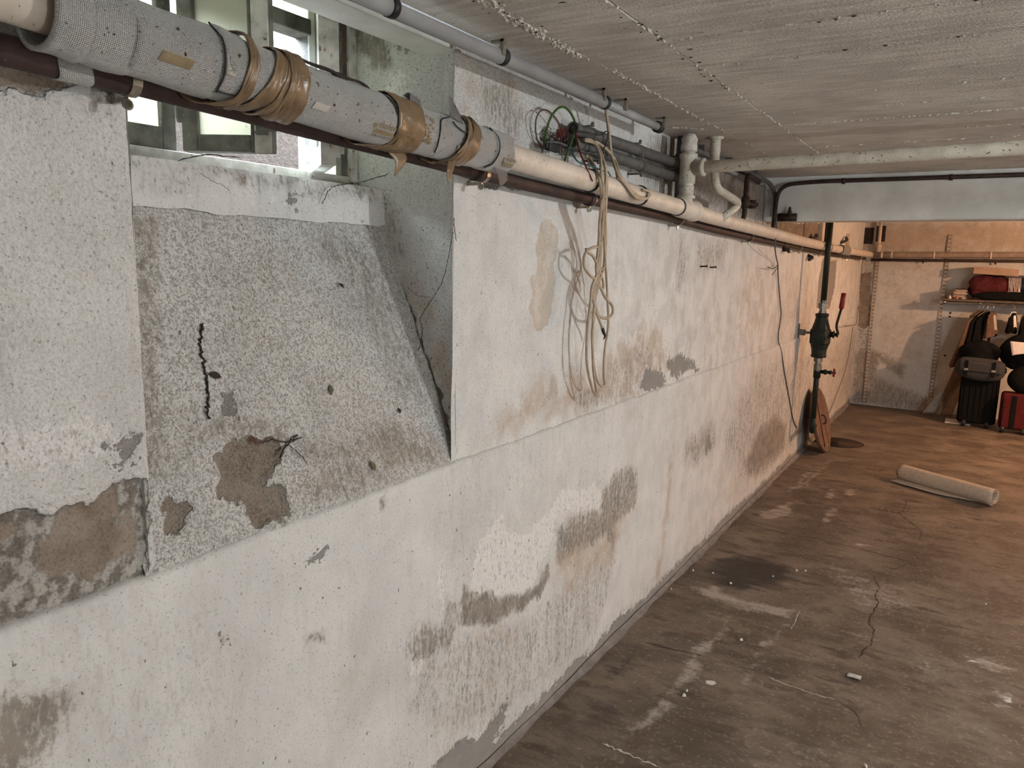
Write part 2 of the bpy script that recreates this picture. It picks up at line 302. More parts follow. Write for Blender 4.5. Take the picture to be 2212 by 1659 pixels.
M = dict(
    wall=wall_mat(), floor=floor_mat(), ceil=ceil_mat(), foil=foil_mat(), tape=tape_mat(), glass=glass_mat(),
    crust=simple('white lime crust', (.62, .59, .54), (.46, .42, .37), 60, .95, bump=.003, bsc=200),
    beam=simple('whitewashed concrete beam', (.72, .72, .68), (.60, .595, .56), 5, .9, bump=.003, bsc=120, speck=(.20, .18, .15), spk=.68),
    plain=simple('grey plaster', (.52, .49, .45), (.45, .42, .38), 4, .9, bump=.002),
    cream=simple('cream painted pipe', (.62, .55, .47), (.53, .455, .38), 14, .5, bump=.001, speck=(.20, .13, .09), spk=.66, ssc=110),
    creamd=simple('grimy cream drain pipe', (.56, .53, .45), (.44, .40, .33), 18, .5, bump=.001, speck=(.16, .12, .08), spk=.62, ssc=90),
    brown=simple('brown red oxide pipe', (.052, .030, .026), (.034, .021, .019), 18, .68, bump=.001, speck=(.20, .16, .13), spk=.70),
    rustp=simple('rusty dark pipe', (.055, .030, .021), (.026, .017, .014), 40, .55, metal=.15, bump=.0015),
    conduit=simple('grey plastic conduit', (.33, .335, .335), (.27, .27, .27), 12, .45, speck=(.14, .12, .1), spk=.7),
    conduit2=simple('dusty dark grey conduit', (.115, .11, .106), (.08, .076, .073), 25, .6, bump=.001, speck=(.34, .31, .28), spk=.70),
    black=simple('black rubber', (.018, .018, .018), (.028, .027, .026), 30, .5),
    metal=simple('worn zinc clamp', (.45, .42, .36), (.30, .27, .22), 60, .35, metal=.8),
    cable=simple('cream cable sheath', (.43, .35, .26), (.33, .26, .185), 30, .5),
    green=simple('green earth wire', (.022, .085, .022), (.085, .125, .03), 60, .45),
    teal=simple('teal wire', (.02, .11, .09), (.03, .09, .10), 40, .45), red=simple('red wire', (.15, .014, .012), (.10, .010, .009), 40, .45),
    greyw=simple('grey wire', (.10, .105, .11), (.07, .07, .075), 40, .5), brownw=simple('brown wire', (.12, .07, .05), (.09, .05, .035), 40, .5),
    winl=simple('peeling pale window paint', (.50, .49, .45), (.36, .34, .30), 30, .6, bump=.002, speck=(.16, .09, .06), spk=.64, ssc=60),
    wind=simple('window paint darkened as backlit', (.15, .145, .12), (.085, .08, .068), 24, .6, bump=.002, speck=(.30, .29, .25), spk=.68, ssc=90),  # darkness of the backlit sashes is put into this colour
    wing=simple('pale green window paint', (.58, .60, .53), (.48, .50, .44), 30, .5, speck=(.2, .14, .08), spk=.68, ssc=70),
    pump=simple('dark green cast iron', (.008, .014, .010), (.006, .010, .007), 20, .55, bump=.001), redp=simple('red grip', (.20, .013, .014), (.15, .01, .011), 40, .4),
    brass=simple('dull grey coupling', (.20, .19, .16), (.13, .12, .10), 50, .4, metal=.6),
    lid=simple('rusty wooden lid', (.17, .095, .06), (.10, .058, .04), 22, .7, bump=.002),
    carpet=simple('beige carpet', (.56, .46, .36), (.46, .375, .29), 60, .98, bump=.004, bsc=300), carpetb=simple('grey carpet backing', (.40, .36, .31), (.30, .27, .23), 90, .98, bump=.004, bsc=260),
    earth=simple('grey cement fillet', (.225, .205, .19), (.165, .15, .14), 16, .9, bump=.004, bsc=90, speck=(.40, .37, .34), spk=.66),
    outw=simple('areaway wall render', (.13, .128, .126), (.08, .078, .077), 22, .95, bump=.006, bsc=60, speck=(.2, .17, .13), spk=.66, ssc=50),
    outb=simple('areaway brown base', (.030, .021, .0155), (.017, .012, .009), 40, .95, bump=.006, bsc=80),
    steel=simple('galvanised slotted steel', (.52, .48, .43), (.42, .38, .33), 40, .45, metal=.4), dark=simple('recess shade', (.02, .017, .014), (.03, .025, .02), 20, .9),  # the dark entry stands in for the shade inside holes
    shelf=simple('brown shelf board', (.13, .085, .055), (.09, .06, .04), 30, .6), chrome=simple('chrome rail', (.5, .48, .45), (.4, .38, .35), 20, .25, metal=1.),
    redcloth=simple('dark red quilted fabric', (.085, .011, .012), (.05, .007, .008), 30, .9, bump=.003, bsc=60), fringe=simple('pinkish white fringe', (.62, .52, .48), (.5, .4, .37), 30, .9),
    blue=simple('blue plastic bag', (.05, .11, .18), (.03, .06, .10), 20, .35), blackc=simple('black cloth', (.006, .006, .006), (.010, .0095, .009), 30, .95, bump=.002, spec=.05),
    case=simple('black ribbed luggage fabric', (.006, .0058, .0055), (.009, .0085, .008), 60, .8, spec=.08), greyc=simple('grey canvas', (.045, .045, .047), (.032, .032, .034), 60, .95, bump=.001, bsc=300),
    redcase=simple('red luggage fabric', (.085, .013, .014), (.065, .01, .011), 50, .8, spec=.1), tan=simple('tan cloth', (.30, .21, .14), (.23, .155, .10), 20, .9, bump=.002), brownc=simple('brown cloth', (.13, .075, .05), (.09, .052, .036), 24, .9),
    palec=simple('pale lining cloth', (.46, .42, .36), (.38, .34, .29), 20, .9), mauve=simple('mauve cloth', (.16, .12, .13), (.12, .09, .10), 24, .9), pink=simple('pink patterned cloth', (.40, .12, .17), (.24, .08, .12), 90, .9),
    paper=simple('white paper', (.66, .60, .56), (.60, .54, .50), 20, .7), book=simple('faded paper stack', (.34, .22, .17), (.42, .32, .27), 60, .8), card=simple('beige cardboard', (.36, .25, .18), (.30, .21, .15), 20, .8), orange=simple('orange ornament', (.62, .20, .09), (.5, .16, .07), 30, .5),
    twig=simple('dead vine', (.045, .033, .027), (.03, .022, .018), 40, .9), leaf=simple('dry olive leaf', (.15, .14, .075), (.10, .09, .05), 60, .7), leafr=simple('dry red leaf', (.14, .05, .035), (.09, .035, .025), 60, .7),
    chip=simple('white paint chip', (.70, .68, .64), (.6, .58, .54), 40, .8), print=simple('brown print', (.25, .19, .11), (.20, .15, .085), 60, .6), sticker=simple('white sticker', (.46, .45, .42), (.40, .38, .33), 30, .5), inkp=simple('grey ink', (.20, .19, .175), (.17, .16, .15), 40, .6),
    foam=simple('dark foam edge', (.05, .05, .05), (.03, .03, .03), 60, .9), crack=simple('dirt in crack', (.045, .035, .028), (.03, .024, .02), 60, .95), pipewrap=simple('grey brown lagging', (.30, .235, .19), (.24, .185, .15), 20, .6),
)

# ------------------------------------------------------------------ LEFT WALL (fields in metres on each face)
FIELDS = ('flake', 'bare', 'grime', 'ochre', 'grey', 'white', 'beige', 'rough', 'core')
class Face:
    def __init__(s, P, u, v):          # P (n,m,3) positions, u,v surface coordinates
        s.P = P; s.u = u; s.v = v; s.F = {k: np.zeros(u.shape) for k in FIELDS}
        s.wu = u+(fbm(u*22, v*22, 3)-.5)*.045+(fbm(u*90, v*90, 2)-.5)*.012; s.wv = v+(fbm(u*22+50, v*22+9, 3)-.5)*.045+(fbm(u*90+7, v*90+77, 2)-.5)*.012
    def hard(s, key, poly, k=1):
        d = sdf(s.wu, s.wv, poly); s.F[key] = np.maximum(s.F[key], k*np.clip(.5-d/.12, 0, 1)); return d
    def soft(s, key, poly, amt, w_=.06):
        d = sdf(s.wu, s.wv, poly); s.F[key] = np.maximum(s.F[key], amt*sst(-d, -w_, w_))
wv, wf, wF, nvt = [], [], {k: [] for k in FIELDS}, [0]
def commit(fc):
    n, m = fc.u.shape; b = nvt[0]; wv.append(fc.P.reshape(-1, 3))
    i = np.arange(n*m).reshape(n, m)+b
    wf.append(np.stack([i[:-1, :-1], i[1:, :-1], i[1:, 1:], i[:-1, 1:]], -1).reshape(-1, 4))
    for k in FIELDS: wF[k].append(np.clip(fc.F[k], 0, 1).ravel())
    nvt[0] += n*m
def ledge(y): return ZL+(fbm(y*9, y*0+3, 3)-.5)*.014+(fbm(y*60, y*0+8, 2)-.5)*.006
def WX(pts, x=0.): return [tuple(X(a, b, x)[1:]) for a, b in pts]
def steps(a, b, s): return np.linspace(a, b, max(2, int(round((b-a)/s))+1))
def relief(fc, ax, amp=.003, ruf=.0016):
    d = (fbm(fc.u*5, fc.v*5, 3)-.5)*amp*2+(fbm(fc.u*75, fc.v*75, 2)-.5)*ruf*2*fc.F['rough']
    d = d-.008*sst(fc.F['bare'], .45, .58)-.003*sst(fc.F['grey'], .47, .55)-.002*sst(fc.F['beige'], .48, .52)
    d = d+(fbm(fc.u*45, fc.v*45, 3)-.5)*.008*sst(fc.F['bare'], .5, .6)
    fc.P = fc.P+np.asarray(ax)*d[..., None]
def upper(y0, y1, sy, sz):
    ys = steps(y0, y1, sy); n = int(1.1/sz); t = np.linspace(0, 1, n); Yg, Tg = np.meshgrid(ys, t, indexing='ij')
    Zg = ledge(Yg)*(1-Tg)+2.16*Tg; return Face(np.stack([Yg*0, Yg, Zg], -1), Yg, Zg)
XL = .012
# left pillar
def pillar(fc):
    fc.F['rough'][:] = .38; fc.F['flake'][:] = .2
    fc.hard('bare', WX([(-300, 1110), (0, 1105), (60, 1100), (120, 1098), (190, 1075), (240, 1050), (285, 1030), (330, 1050), (330, 1260), (0, 1400), (-300, 1500)]))
    fc.soft('core', WX([(80, 1185), (160, 1070), (245, 1050), (250, 1130), (300, 1060), (306, 1200), (262, 1215), (210, 1230), (200, 1262), (95, 1240)]), 1., .02)
    fc.soft('core', WX([(-40, 1140), (20, 1140), (15, 1190), (-40, 1190)]), 1., .01)
    d = fc.hard('bare', WX([(-300, 60), (280, 165), (258, 205), (215, 198), (165, 178), (125, 193), (100, 210), (60, 203), (0, 207), (-300, 200)])); fc.soft('core', WX([(-300, 60), (150, 110), (140, 200), (-300, 210)]), 1., .02)
    fc.hard('grey', WX([(240, 955), (262, 945), (282, 960), (278, 1000), (248, 1004), (262, 985)]))
    fc.soft('grime', WX([(-200, 560), (20, 590), (60, 700), (20, 800), (-200, 900)]), .30, .12)
    fc.soft('white', WX([(-200, 860), (280, 860), (290, 1010), (0, 1080), (-200, 1080)]), .55, .06)
    fc.soft('grime', WX([(170, 180), (265, 190), (270, 260), (180, 230)]), .38, .05)
    relief(fc, (1, 0, 0))
    fc.P[-1, :, 0] -= .004*(1+(fbm(fc.v[-1]*40, fc.v[-1]*0, 3)-.5))
    return fc
commit(pillar(upper(.2, N0, .006, .006)))
for a, b in ((-2.6, .2),):
    f = upper(a, b, .05, .02); f.F['rough'][:] = .38; relief(f, (1, 0, 0)); commit(f)
# right of the niche
def right(fc, far=False):
    y, z = fc.u, fc.v; fc.F['rough'][:] = .10+.5*sst(z, 1.78, 1.9)*sst(-y, -4.0, -1.8)
    if True:
        fc.hard('beige', WX([(1177, 475), (1192, 475), (1207, 505), (1200, 581), (1194, 671), (1180, 704), (1165, 716), (1155, 713), (1147, 656), (1147, 608), (1161, 593), (1162, 490)]))
        fc.soft('ochre', WX([(1375, 700), (1420, 690), (1450, 760), (1430, 830), (1340, 875), (1200, 905), (1120, 940), (1050, 965), (1060, 900), (1180, 800), (1290, 780)]), .62, .10)
        fc.soft('ochre', WX([(985, 90), (1130, 150), (1130, 280), (1030, 260), (980, 280)]), .42, .08)
        fc.soft('grime', WX([(1030, 150), (1110, 180), (1150, 260), (1110, 330), (1040, 240)]), .42, .07)
        fc.soft('grime', WX([(1310, 790), (1400, 720), (1420, 800), (1380, 870), (1300, 880)]), .30, .06)
        fc.soft('grime', WX([(1235, 850), (1300, 830), (1300, 880), (1240, 895)]), .42, .04)
        fc.hard('grey', WX([(1395, 800), (1430, 800), (1440, 830), (1400, 850), (1385, 830)]), .98)
        fc.hard('grey', WX([(1440, 780), (1470, 765), (1500, 775), (1512, 800), (1490, 795), (1470, 812), (1450, 815)]), .96)
        fc.hard('white', WX([(1370, 835), (1395, 790), (1410, 800), (1390, 850), (1380, 870)]))
        fc.hard('bare', WX([(1035, 375), (1130, 398), (1110, 412), (1070, 402), (1050, 408)])); fc.soft('core', WX([(1030, 370), (1140, 390), (1130, 420), (1030, 410)]), .7)
        fc.hard('bare', WX([(1172, 268), (1195, 275), (1235, 300), (1235, 335), (1190, 340), (1168, 335), (1165, 300)]), .9)
    fc.soft('grime', WX([(1380, 350), (1420, 300), (1480, 300), (1690, 400), (1690, 500), (1640, 480), (1500, 430), (1400, 395)]), .85, .12)
    fc.soft('grime', WX([(1240, 230), (1420, 290), (1420, 330), (1240, 270)]), .25, .08)  # faint darker band below the ceiling conduit
    fc.soft('grime', WX([(1465, 500), (1480, 500), (1490, 560), (1470, 640), (1455, 640)]), .34, .06)
    fc.soft('grime', WX([(1505, 510), (1570, 520), (1560, 580), (1500, 600)]), .38, .08)
    fc.soft('ochre', WX([(1600, 540), (1660, 550), (1650, 750), (1580, 760)]), .38, .2)
    fc.soft('grime', WX([(1690, 600), (1740, 560), (1800, 700), (1820, 840), (1700, 900), (1640, 770)]), .26, .25)
    if far:
        fc.hard('bare', WX([(1650, 478), (1698, 482), (1735, 480), (1785, 483), (1785, 522), (1715, 514)])); fc.soft('core', WX([(1650, 470), (1830, 480), (1830, 530), (1650, 520)]), 1., .1)
        fc.hard('grey', WX([(1778, 558), (1808, 562), (1803, 620), (1793, 665), (1764, 665), (1769, 600)]))
    fc.F['flake'] = .35+.5*sst(y, 1.7, 3.0)*sst(-z, -1.9, -1.3)
    relief(fc, (1, 0, 0), .0035); return fc
commit(right(upper(N1, 3.2, .0075, .0075))); commit(right(upper(3.2, YB+.02, .016, .012), True))
# lower wall, slightly proud, over the ledge
def lower(y0, y1, sy, sz, lv):
    ys = steps(y0, y1, sy); n = int(ZL/sz); t = np.linspace(0, 1, n); Yg, Tg = np.meshgrid(ys, t, indexing='ij')
    Zg = Tg*ledge(Yg); fc = Face(np.stack([Yg*0+XL, Yg, Zg], -1), Yg, Zg); w_ = lambda p: WX(p, XL)
    fc.F['rough'][:] = .06; fc.F['grime'][:] = .16*sst(fbm(Yg*1.7, Zg*1.3, 4), .42, .62); fc.F['flake'][:] = .22+.3*sst(Yg, 2.5, 4.5)
    if lv == 0:
        fc.hard('white', w_([(1034, 1179), (1050, 1159), (1086, 1115), (1096, 1159), (1142, 1159), (1158, 1127), (1197, 1099), (1213, 1056), (1240, 1062), (1277, 1044), (1299, 1064), (1297, 1099), (1240, 1108), (1205, 1111), (1197, 1159), (1158, 1238), (1150, 1270), (1090, 1285), (1018, 1278), (1015, 1246)]))
        fc.hard('white', w_([(893, 1350), (915, 1345), (925, 1395), (915, 1450), (895, 1475), (885, 1430)]), .97)
        fc.hard('white', w_([(950, 1195), (960, 1200), (966, 1290), (955, 1330), (948, 1260)]), .95)
        fc.soft('grime', w_([(1301, 1064), (1328, 1024), (1356, 1006), (1376, 1024), (1374, 1079), (1360, 1110), (1328, 1131), (1328, 1200), (1309, 1159), (1281, 1175), (1205, 1215), (1200, 1140), (1240, 1112), (1299, 1104)]), .55, .035)
        fc.soft('ochre', w_([(1301, 1084), (1370, 1090), (1320, 1230), (1210, 1300), (1190, 1220), (1220, 1130)]), .62, .10)
        fc.soft('grime', w_([(991, 1305), (1003, 1270), (1040, 1283), (1090, 1288), (1150, 1276), (1183, 1218), (1186, 1250), (1166, 1290), (1138, 1312), (1058, 1348), (994, 1352)]), .78, .028)
        fc.soft('grime', w_([(879, 1401), (895, 1350), (920, 1338), (959, 1338), (971, 1294), (985, 1300), (985, 1375), (963, 1417), (923, 1421), (895, 1437)]), .55, .04)
        fc.soft('grime', w_([(880, 1440), (980, 1360), (1150, 1320), (1290, 1200), (1340, 1180), (1290, 1380), (1200, 1460), (1060, 1580), (960, 1600), (880, 1540)]), .30, .07)
        fc.soft('ochre', w_([(1040, 1345), (1150, 1310), (1130, 1400), (1060, 1420), (960, 1480), (930, 1440)]), .40, .06)
        fc.soft('ochre', w_([(870, 1560), (960, 1480), (1100, 1430), (1100, 1540), (960, 1659), (860, 1659)]), .28, .08)
        fc.soft('ochre', w_([(700, 1500), (780, 1420), (790, 1560), (720, 1640)]), .30, .06)
        fc.soft('grime', w_([(-60, 1500), (60, 1495), (110, 1500), (152, 1522), (120, 1560), (92, 1620), (60, 1670), (-60, 1700)]), .85, .05)
        fc.soft('grime', w_([(-60, 1660), (100, 1640), (150, 1560), (185, 1500), (150, 1480), (-60, 1470)]), .34, .02)
        fc.hard('grey', w_([(676, 1192), (692, 1188), (708, 1186), (690, 1214), (672, 1212)])); fc.hard('grey', w_([(480, 1375), (485, 1380), (482, 1388), (474, 1386), (472, 1378)]), .9)
        fc.soft('ochre', w_([(470, 1372), (490, 1378), (482, 1392), (466, 1388)]), .9, .004)
        fc.soft('grime', w_([(655, 1375), (700, 1360), (705, 1385), (660, 1395)]), .55, .02); fc.soft('grime', w_([(815, 1080), (835, 1070), (830, 1100), (815, 1110)]), .4, .01)
    fc.soft('ochre', w_([(1410, 1250), (1428, 1180), (1442, 1000), (1456, 1000), (1443, 1130), (1428, 1230), (1425, 1290)]), .62, .04)
    fc.soft('grime', w_([(1480, 950), (1540, 905), (1550, 960), (1500, 1010), (1480, 1000)]), .46, .10)
    fc.soft('grime', w_([(1606, 1000), (1640, 920), (1680, 890), (1700, 920), (1695, 970), (1650, 1020), (1615, 1030)]), .85, .14)
    fc.soft('grime', w_([(1560, 900), (1640, 770), (1760, 720), (1850, 700), (1850, 870), (1720, 990), (1600, 1080), (1560, 1000)]), .38, .3)
    fc.hard('grey', w_([(1522, 975), (1530, 945), (1537, 935), (1537, 965), (1524, 990)]), .97)
    if lv == 0: fc.hard('grey', w_([(930, 1670), (990, 1605), (1035, 1592), (1075, 1545), (1092, 1520), (1105, 1520), (1055, 1640), (1030, 1690)]))
    # cement showing along the foot of the wall, ragged edge
    h = .045+.055*(fbm(Yg*7, Yg*0+2, 4)-.35)+.02*(fbm(Yg*40, Yg*0+5, 2)-.5)
    fc.F['grey'] = np.maximum(fc.F['grey'], np.clip(.5-(Zg-h)/.12, 0, 1))
    fc.soft('grime', [(y0-.1, 0), (y1+.1, 0), (y1+.1, .12), (y0-.1, .12)], .26, .1)
    fc.soft('white', [(y0-.1, ZL-.3), (y1+.1, ZL-.3), (y1+.1, ZL), (y0-.1, ZL)], .30, .12)
    relief(fc, (1, 0, 0), .003)
    e = np.clip((ledge(Yg)-Zg)/.010, 0, 1); fc.P[..., 0] -= .010*(1-e)**2
    fc.P = np.concatenate([fc.P, fc.P[:, -1:]+np.array([-.035, 0, .001])], 1); fc.u = np.concatenate([fc.u, fc.u[:, -1:]], 1); fc.v = fc.u
    for k in FIELDS: fc.F[k] = np.concatenate([fc.F[k], fc.F[k][:, -1:]], 1)
    return fc
commit(lower(.1, 3.3, .0075, .0075, 0)); commit(lower(3.3, YB+.02, .018, .012, 1)); commit(lower(-2.6, .1, .05, .03, 2))
# niche: battered sill slope
LS = math.hypot(SLX, SLZ-ZL)
def SU(p): return (p[1], (p[2]-ZL)/(SLZ-ZL)*LS)
def SP(pts): return [SU(S(a, b)) for a, b in pts]
t = np.linspace(-.02, 1, 120); ys = steps(N0-.02, N1+.03, .0075); Yg, Tg = np.meshgrid(ys, t, indexing='ij')
fc = Face(np.stack([SLX*Tg, Yg, ZL+(SLZ-ZL)*Tg], -1), Yg, Tg*LS); fc.F['rough'][:] = 1; fc.F['grime'][:] = .10; fc.F['flake'][:] = .35
fc.hard('bare', SP([(542, 941), (579, 945), (611, 959), (611, 995), (585, 1005), (564, 1046), (593, 1031), (611, 1053), (627, 1093), (615, 1118), (564, 1140), (542, 1133), (521, 1104), (503, 1086), (474, 1071), (463, 1031), (459, 1002), (474, 981), (503, 963)]))
fc.hard('bare', SP([(351, 1071), (405, 1082), (412, 1090), (400, 1111), (407, 1133), (394, 1158), (376, 1143), (362, 1111)])); fc.F['core'] = 1.*(fc.F['bare'] > .3)
fc.hard('bare', SP([(312, 1180), (330, 1165), (325, 1205), (312, 1215)]), .9); fc.hard('grey', SP([(490, 850), (505, 855), (515, 880), (500, 910), (490, 890)]))
fc.soft('grime', SP([(270, 435), (345, 445), (350, 520), (340, 640), (345, 800), (350, 1000), (270, 1030)]), .40, .03)  # field used for a darker strip down the slope beside the pillar
fc.soft('grime', SP([(640, 490), (830, 500), (900, 760), (940, 900), (850, 850), (760, 640)]), .34, .08)
fc.soft('grime', SP([(460, 890), (560, 900), (700, 960), (850, 900), (960, 960), (960, 1010), (700, 1000), (560, 950), (440, 960), (320, 1060), (310, 1020)]), .42, .05)
fc.soft('ochre', SP([(600, 1110), (640, 1030), (700, 940), (850, 920), (960, 980), (900, 1020), (760, 1070)]), .42, .06); fc.soft('grime', SP([(640, 1060), (720, 1000), (830, 990), (840, 1030), (760, 1070), (680, 1090)]), .36, .03)
fc.soft('grime', SP([(400, 450), (700, 480), (640, 640), (480, 700), (400, 640)]), .20, .12)
relief(fc, SN, .008, .002); commit(fc)
# curb above the slope, its top, and the two jambs
Yg, Tg = np.meshgrid(ys, np.linspace(0, 1, 30), indexing='ij'); zc = SLZ-.012+(1.79-SLZ+.012)*Tg
P = np.stack([SLX+.012-.014*Tg**4+(fbm(Yg*4, Tg*2, 3)-.5)*.008, Yg, zc+(fbm(Yg*11, Yg*0, 3)-.5)*.012*(1-Tg)], -1)
f = Face(P, Yg, zc); f.F['rough'][:] = .08; f.soft('grime', [(N0, 1.76), (N1, 1.75), (N1, 1.80), (N0, 1.80)], .33, .025); f.soft('white', [(.95, 1.70), (1.35, 1.70), (1.35, 1.75), (.95, 1.75)], .5, .03)
f.hard('grey', WX([(622, 425), (635, 420), (634, 440), (620, 438)], SLX), .95); f.soft('grime', WX([(285, 350), (420, 355), (420, 420), (285, 425)], SLX), .30, .03); commit(f)
Yg, Tg = np.meshgrid(ys, np.linspace(0, 1, 22), indexing='ij'); f = Face(np.stack([SLX-.002-.20*Tg, Yg, 1.79+(fbm(Yg*25, Tg*6, 3)-.5)*.012*(Tg > .02)], -1), Yg, Tg); f.F['rough'][:] = .7; f.F['grime'][:] = .42; commit(f)
def jamb(y0, y1, sgn):
    zs = steps(ZL, 2.42, .008); tt = np.linspace(0, 1, 46); Zg, Tg = np.meshgrid(zs, tt, indexing='ij')
    xm = np.where(Zg < SLZ, SLX*(Zg-ZL)/(SLZ-ZL)-.012, np.where(Zg < 1.785, SLX-.012, -.46)); Xg = xm*(1-Tg); k = np.clip((Zg-ZL)/(SLZ-ZL), 0, 1)
    fc = Face(np.stack([Xg, y0+(y1-y0)*k+(fbm(Xg*7, Zg*7, 3)-.5)*.006, Zg], -1), Xg, Zg); fc.F['rough'][:] = .42
    if sgn > 0:
        j = lambda pts: [(lambda p: (p[0], p[2]))(Y(a, b, N1+.008)) for a, b in pts]
        fc.hard('bare', j([(858, 610), (880, 640), (905, 720), (935, 810), (985, 975), (978, 990), (940, 910), (890, 740), (868, 660)]), .95); fc.F['core'] = .8*(fc.F['bare'] > .3)
        fc.soft('ochre', j([(860, 560), (905, 590), (970, 700), (985, 850), (985, 980), (900, 720)]), .55, .05)
        fc.hard('grey', j([(850, 70), (915, 62), (930, 75), (905, 105), (890, 115), (872, 100)])); fc.soft('grime', j([(770, 30), (845, 60), (850, 140), (810, 150), (770, 100)]), .75, .03)
        fc.soft('grime', j([(820, 400), (880, 470), (880, 560), (840, 560)]), .35, .05); fc.soft('white', j([(830, 130), (900, 160), (900, 330), (830, 340)]), .6, .03)
    relief(fc, (0, -sgn, 0), .004, .0018); return fc
commit(jamb(N1+.022, N1, 1)); commit(jamb(N0-.012, N0, -1))
wv = np.concatenate(wv); wf = np.concatenate(wf)
me = bpy.data.meshes.new('wall_left'); me.vertices.add(len(wv)); me.vertices.foreach_set('co', wv.astype(np.float32).ravel())
me.loops.add(len(wf)*4); me.loops.foreach_set('vertex_index', wf.astype(np.int32).ravel()); me.polygons.add(len(wf))
me.polygons.foreach_set('loop_start', np.arange(0, len(wf)*4, 4, dtype=np.int32)); me.polygons.foreach_set('use_smooth', np.ones(len(wf), bool)); me.update(calc_edges=True)
for k in FIELDS: me.attributes.new(k, 'FLOAT', 'POINT').data.foreach_set('value', np.concatenate(wF[k]).astype(np.float32))
me.materials.append(M['wall']); wl = bpy.data.objects.new('wall_left', me); COL.objects.link(wl); struct(wl)
# body of the wall behind the plaster, and lintel over the niche
b = MB().box((-.45, -2.6, -.1), (-.03, N0-.03, 2.5)).box((-.45, N1+.05, -.1), (-.03, YB+.3, 2.5)).box((-.45, N0-.03, -.1), (-.27, N1+.05, 1.70)).box((-.45, N0-.03, 2.40), (-.02, N1+.05, 2.5))
b.build('masonry', M['plain'], wl, False)
MB().box((-.10, N0-.03, 2.125), (.0, N1+.04, 2.42)).build('lintel', M['beam'], wl, False)

# ------------------------------------------------------------------ FLOOR with fields, manhole cut out
HC, HR = np.array([.235, 7.33]), .215
xs = np.concatenate([steps(0, 2.6, .02), steps(2.7, 4.4, .1)]); yy = np.concatenate([steps(-2.6, .8, .1), steps(.82, 5.2, .016), steps(5.22, YB+.05, .024)])
Xg, Yg = np.meshgrid(xs, yy, indexing='ij')
def fz(x, y): return ((fbm(x*1.5, y*1.5, 3)-.5)*.008+(fbm(x*14, y*14, 2)-.5)*.0016)*sst(x, 0, .3)-.004
zz = fz(Xg, Yg)
fl = {k: np.zeros(Xg.shape) for k in ('pale', 'rust', 'oil', 'white_spot')}
wu = Xg+(fbm(Xg*9, Yg*9, 3)-.5)*.10; wv2 = Yg+(fbm(Xg*9+40, Yg*9, 3)-.5)*.10
def fs(key, pts, amt, w_=.05):
    d = sdf(wu, wv2, [tuple(Z(a, b)[:2]) for a, b in pts]); fl[key] = np.maximum(fl[key], amt*sst(-d, -w_, w_))
fs('oil', [(1530, 1220), (1560, 1205), (1640, 1200), (1700, 1225), (1700, 1260), (1640, 1270), (1580, 1275), (1540, 1255)], .90, .13); fs('oil', [(1650, 1190), (1700, 1180), (1720, 1230), (1650, 1240)], .35, .1)
fs('oil', [(1300, 1430), (1360, 1420), (1370, 1450), (1310, 1470)], .5, .05); fs('oil', [(1100, 1620), (1250, 1480), (1400, 1470), (1420, 1520), (1300, 1600), (1200, 1659), (1090, 1659)], .36, .12)
fs('pale', [(1480, 1265), (1550, 1270), (1650, 1300), (1720, 1320), (1700, 1335), (1580, 1310)], .62, .05); fs('pale', [(1400, 1530), (1460, 1440), (1530, 1370), (1590, 1330), (1570, 1370), (1490, 1460), (1420, 1560), (1380, 1590), (1350, 1580)], .60, .04)
fs('pale', [(1765, 1230), (1830, 1220), (1960, 1270), (1980, 1330), (1850, 1320)], .42, .12); fs('pale', [(1700, 1330), (1850, 1360), (2000, 1400), (1880, 1380)], .38, .06)
for q in ([(1790, 1055), (1815, 1055), (1800, 1075), (1775, 1072)], [(1830, 1055), (1855, 1055), (1850, 1070), (1828, 1068)], [(1700, 1060), (1750, 1010), (1760, 1015), (1715, 1065)], [(1730, 1050), (1790, 990), (1795, 995), (1745, 1050)], [(1655, 1100), (1720, 1080), (1700, 1115), (1640, 1120)], [(1780, 1100), (1805, 1095), (1795, 1130), (1775, 1130)], [(1860, 1170), (1890, 1175), (1880, 1182), (1850, 1178)], [(1640, 1420), (1720, 1310), (1725, 1315), (1650, 1430)], [(1600, 1480), (1640, 1430), (1650, 1432), (1625, 1480)], [(1830, 1455), (1860, 1465), (1850, 1475), (1828, 1470)]): fs('pale', q, .55, .03)
fs('pale', [(1540, 1640), (1650, 1570), (1900, 1600), (1900, 1659), (1560, 1659)], .32, .2); fs('pale', [(1990, 1420), (2050, 1440), (2030, 1470), (1990, 1440)], .45, .06)
fs('rust', [(1690, 1360), (1740, 1350), (1730, 1400), (1700, 1440), (1680, 1410)], .62, .06); fs('rust', [(1490, 1370), (1580, 1340), (1570, 1360), (1480, 1385)], .7, .03); fs('rust', [(2060, 1500), (2120, 1500), (2130, 1570), (2070, 1580)], .5, .1); fs('rust', [(1700, 900), (2212, 900), (2212, 1060), (1750, 1040)], .25, .4)
fs('white_spot', [(1508, 1462), (1532, 1460), (1540, 1475), (1515, 1480)], .9, .02); fs('white_spot', [(2085, 1425), (2130, 1432), (2110, 1440), (2080, 1432)], .75, .03); fs('white_spot', [(2150, 1495), (2180, 1500), (2185, 1520), (2155, 1515)], .7, .03); fs('pale', [(2070, 1410), (2160, 1420), (2190, 1440), (2130, 1450)], .7, .06); fs('pale', [(2110, 1470), (2180, 1495), (2190, 1530), (2140, 1520)], .6, .06)  # small whitish spots, two of them with paler floor around
fs('oil', [(2120, 1405), (2190, 1430), (2170, 1445), (2110, 1430)], .15, .05)
n, m = Xg.shape; idx = np.arange(n*m).reshape(n, m)
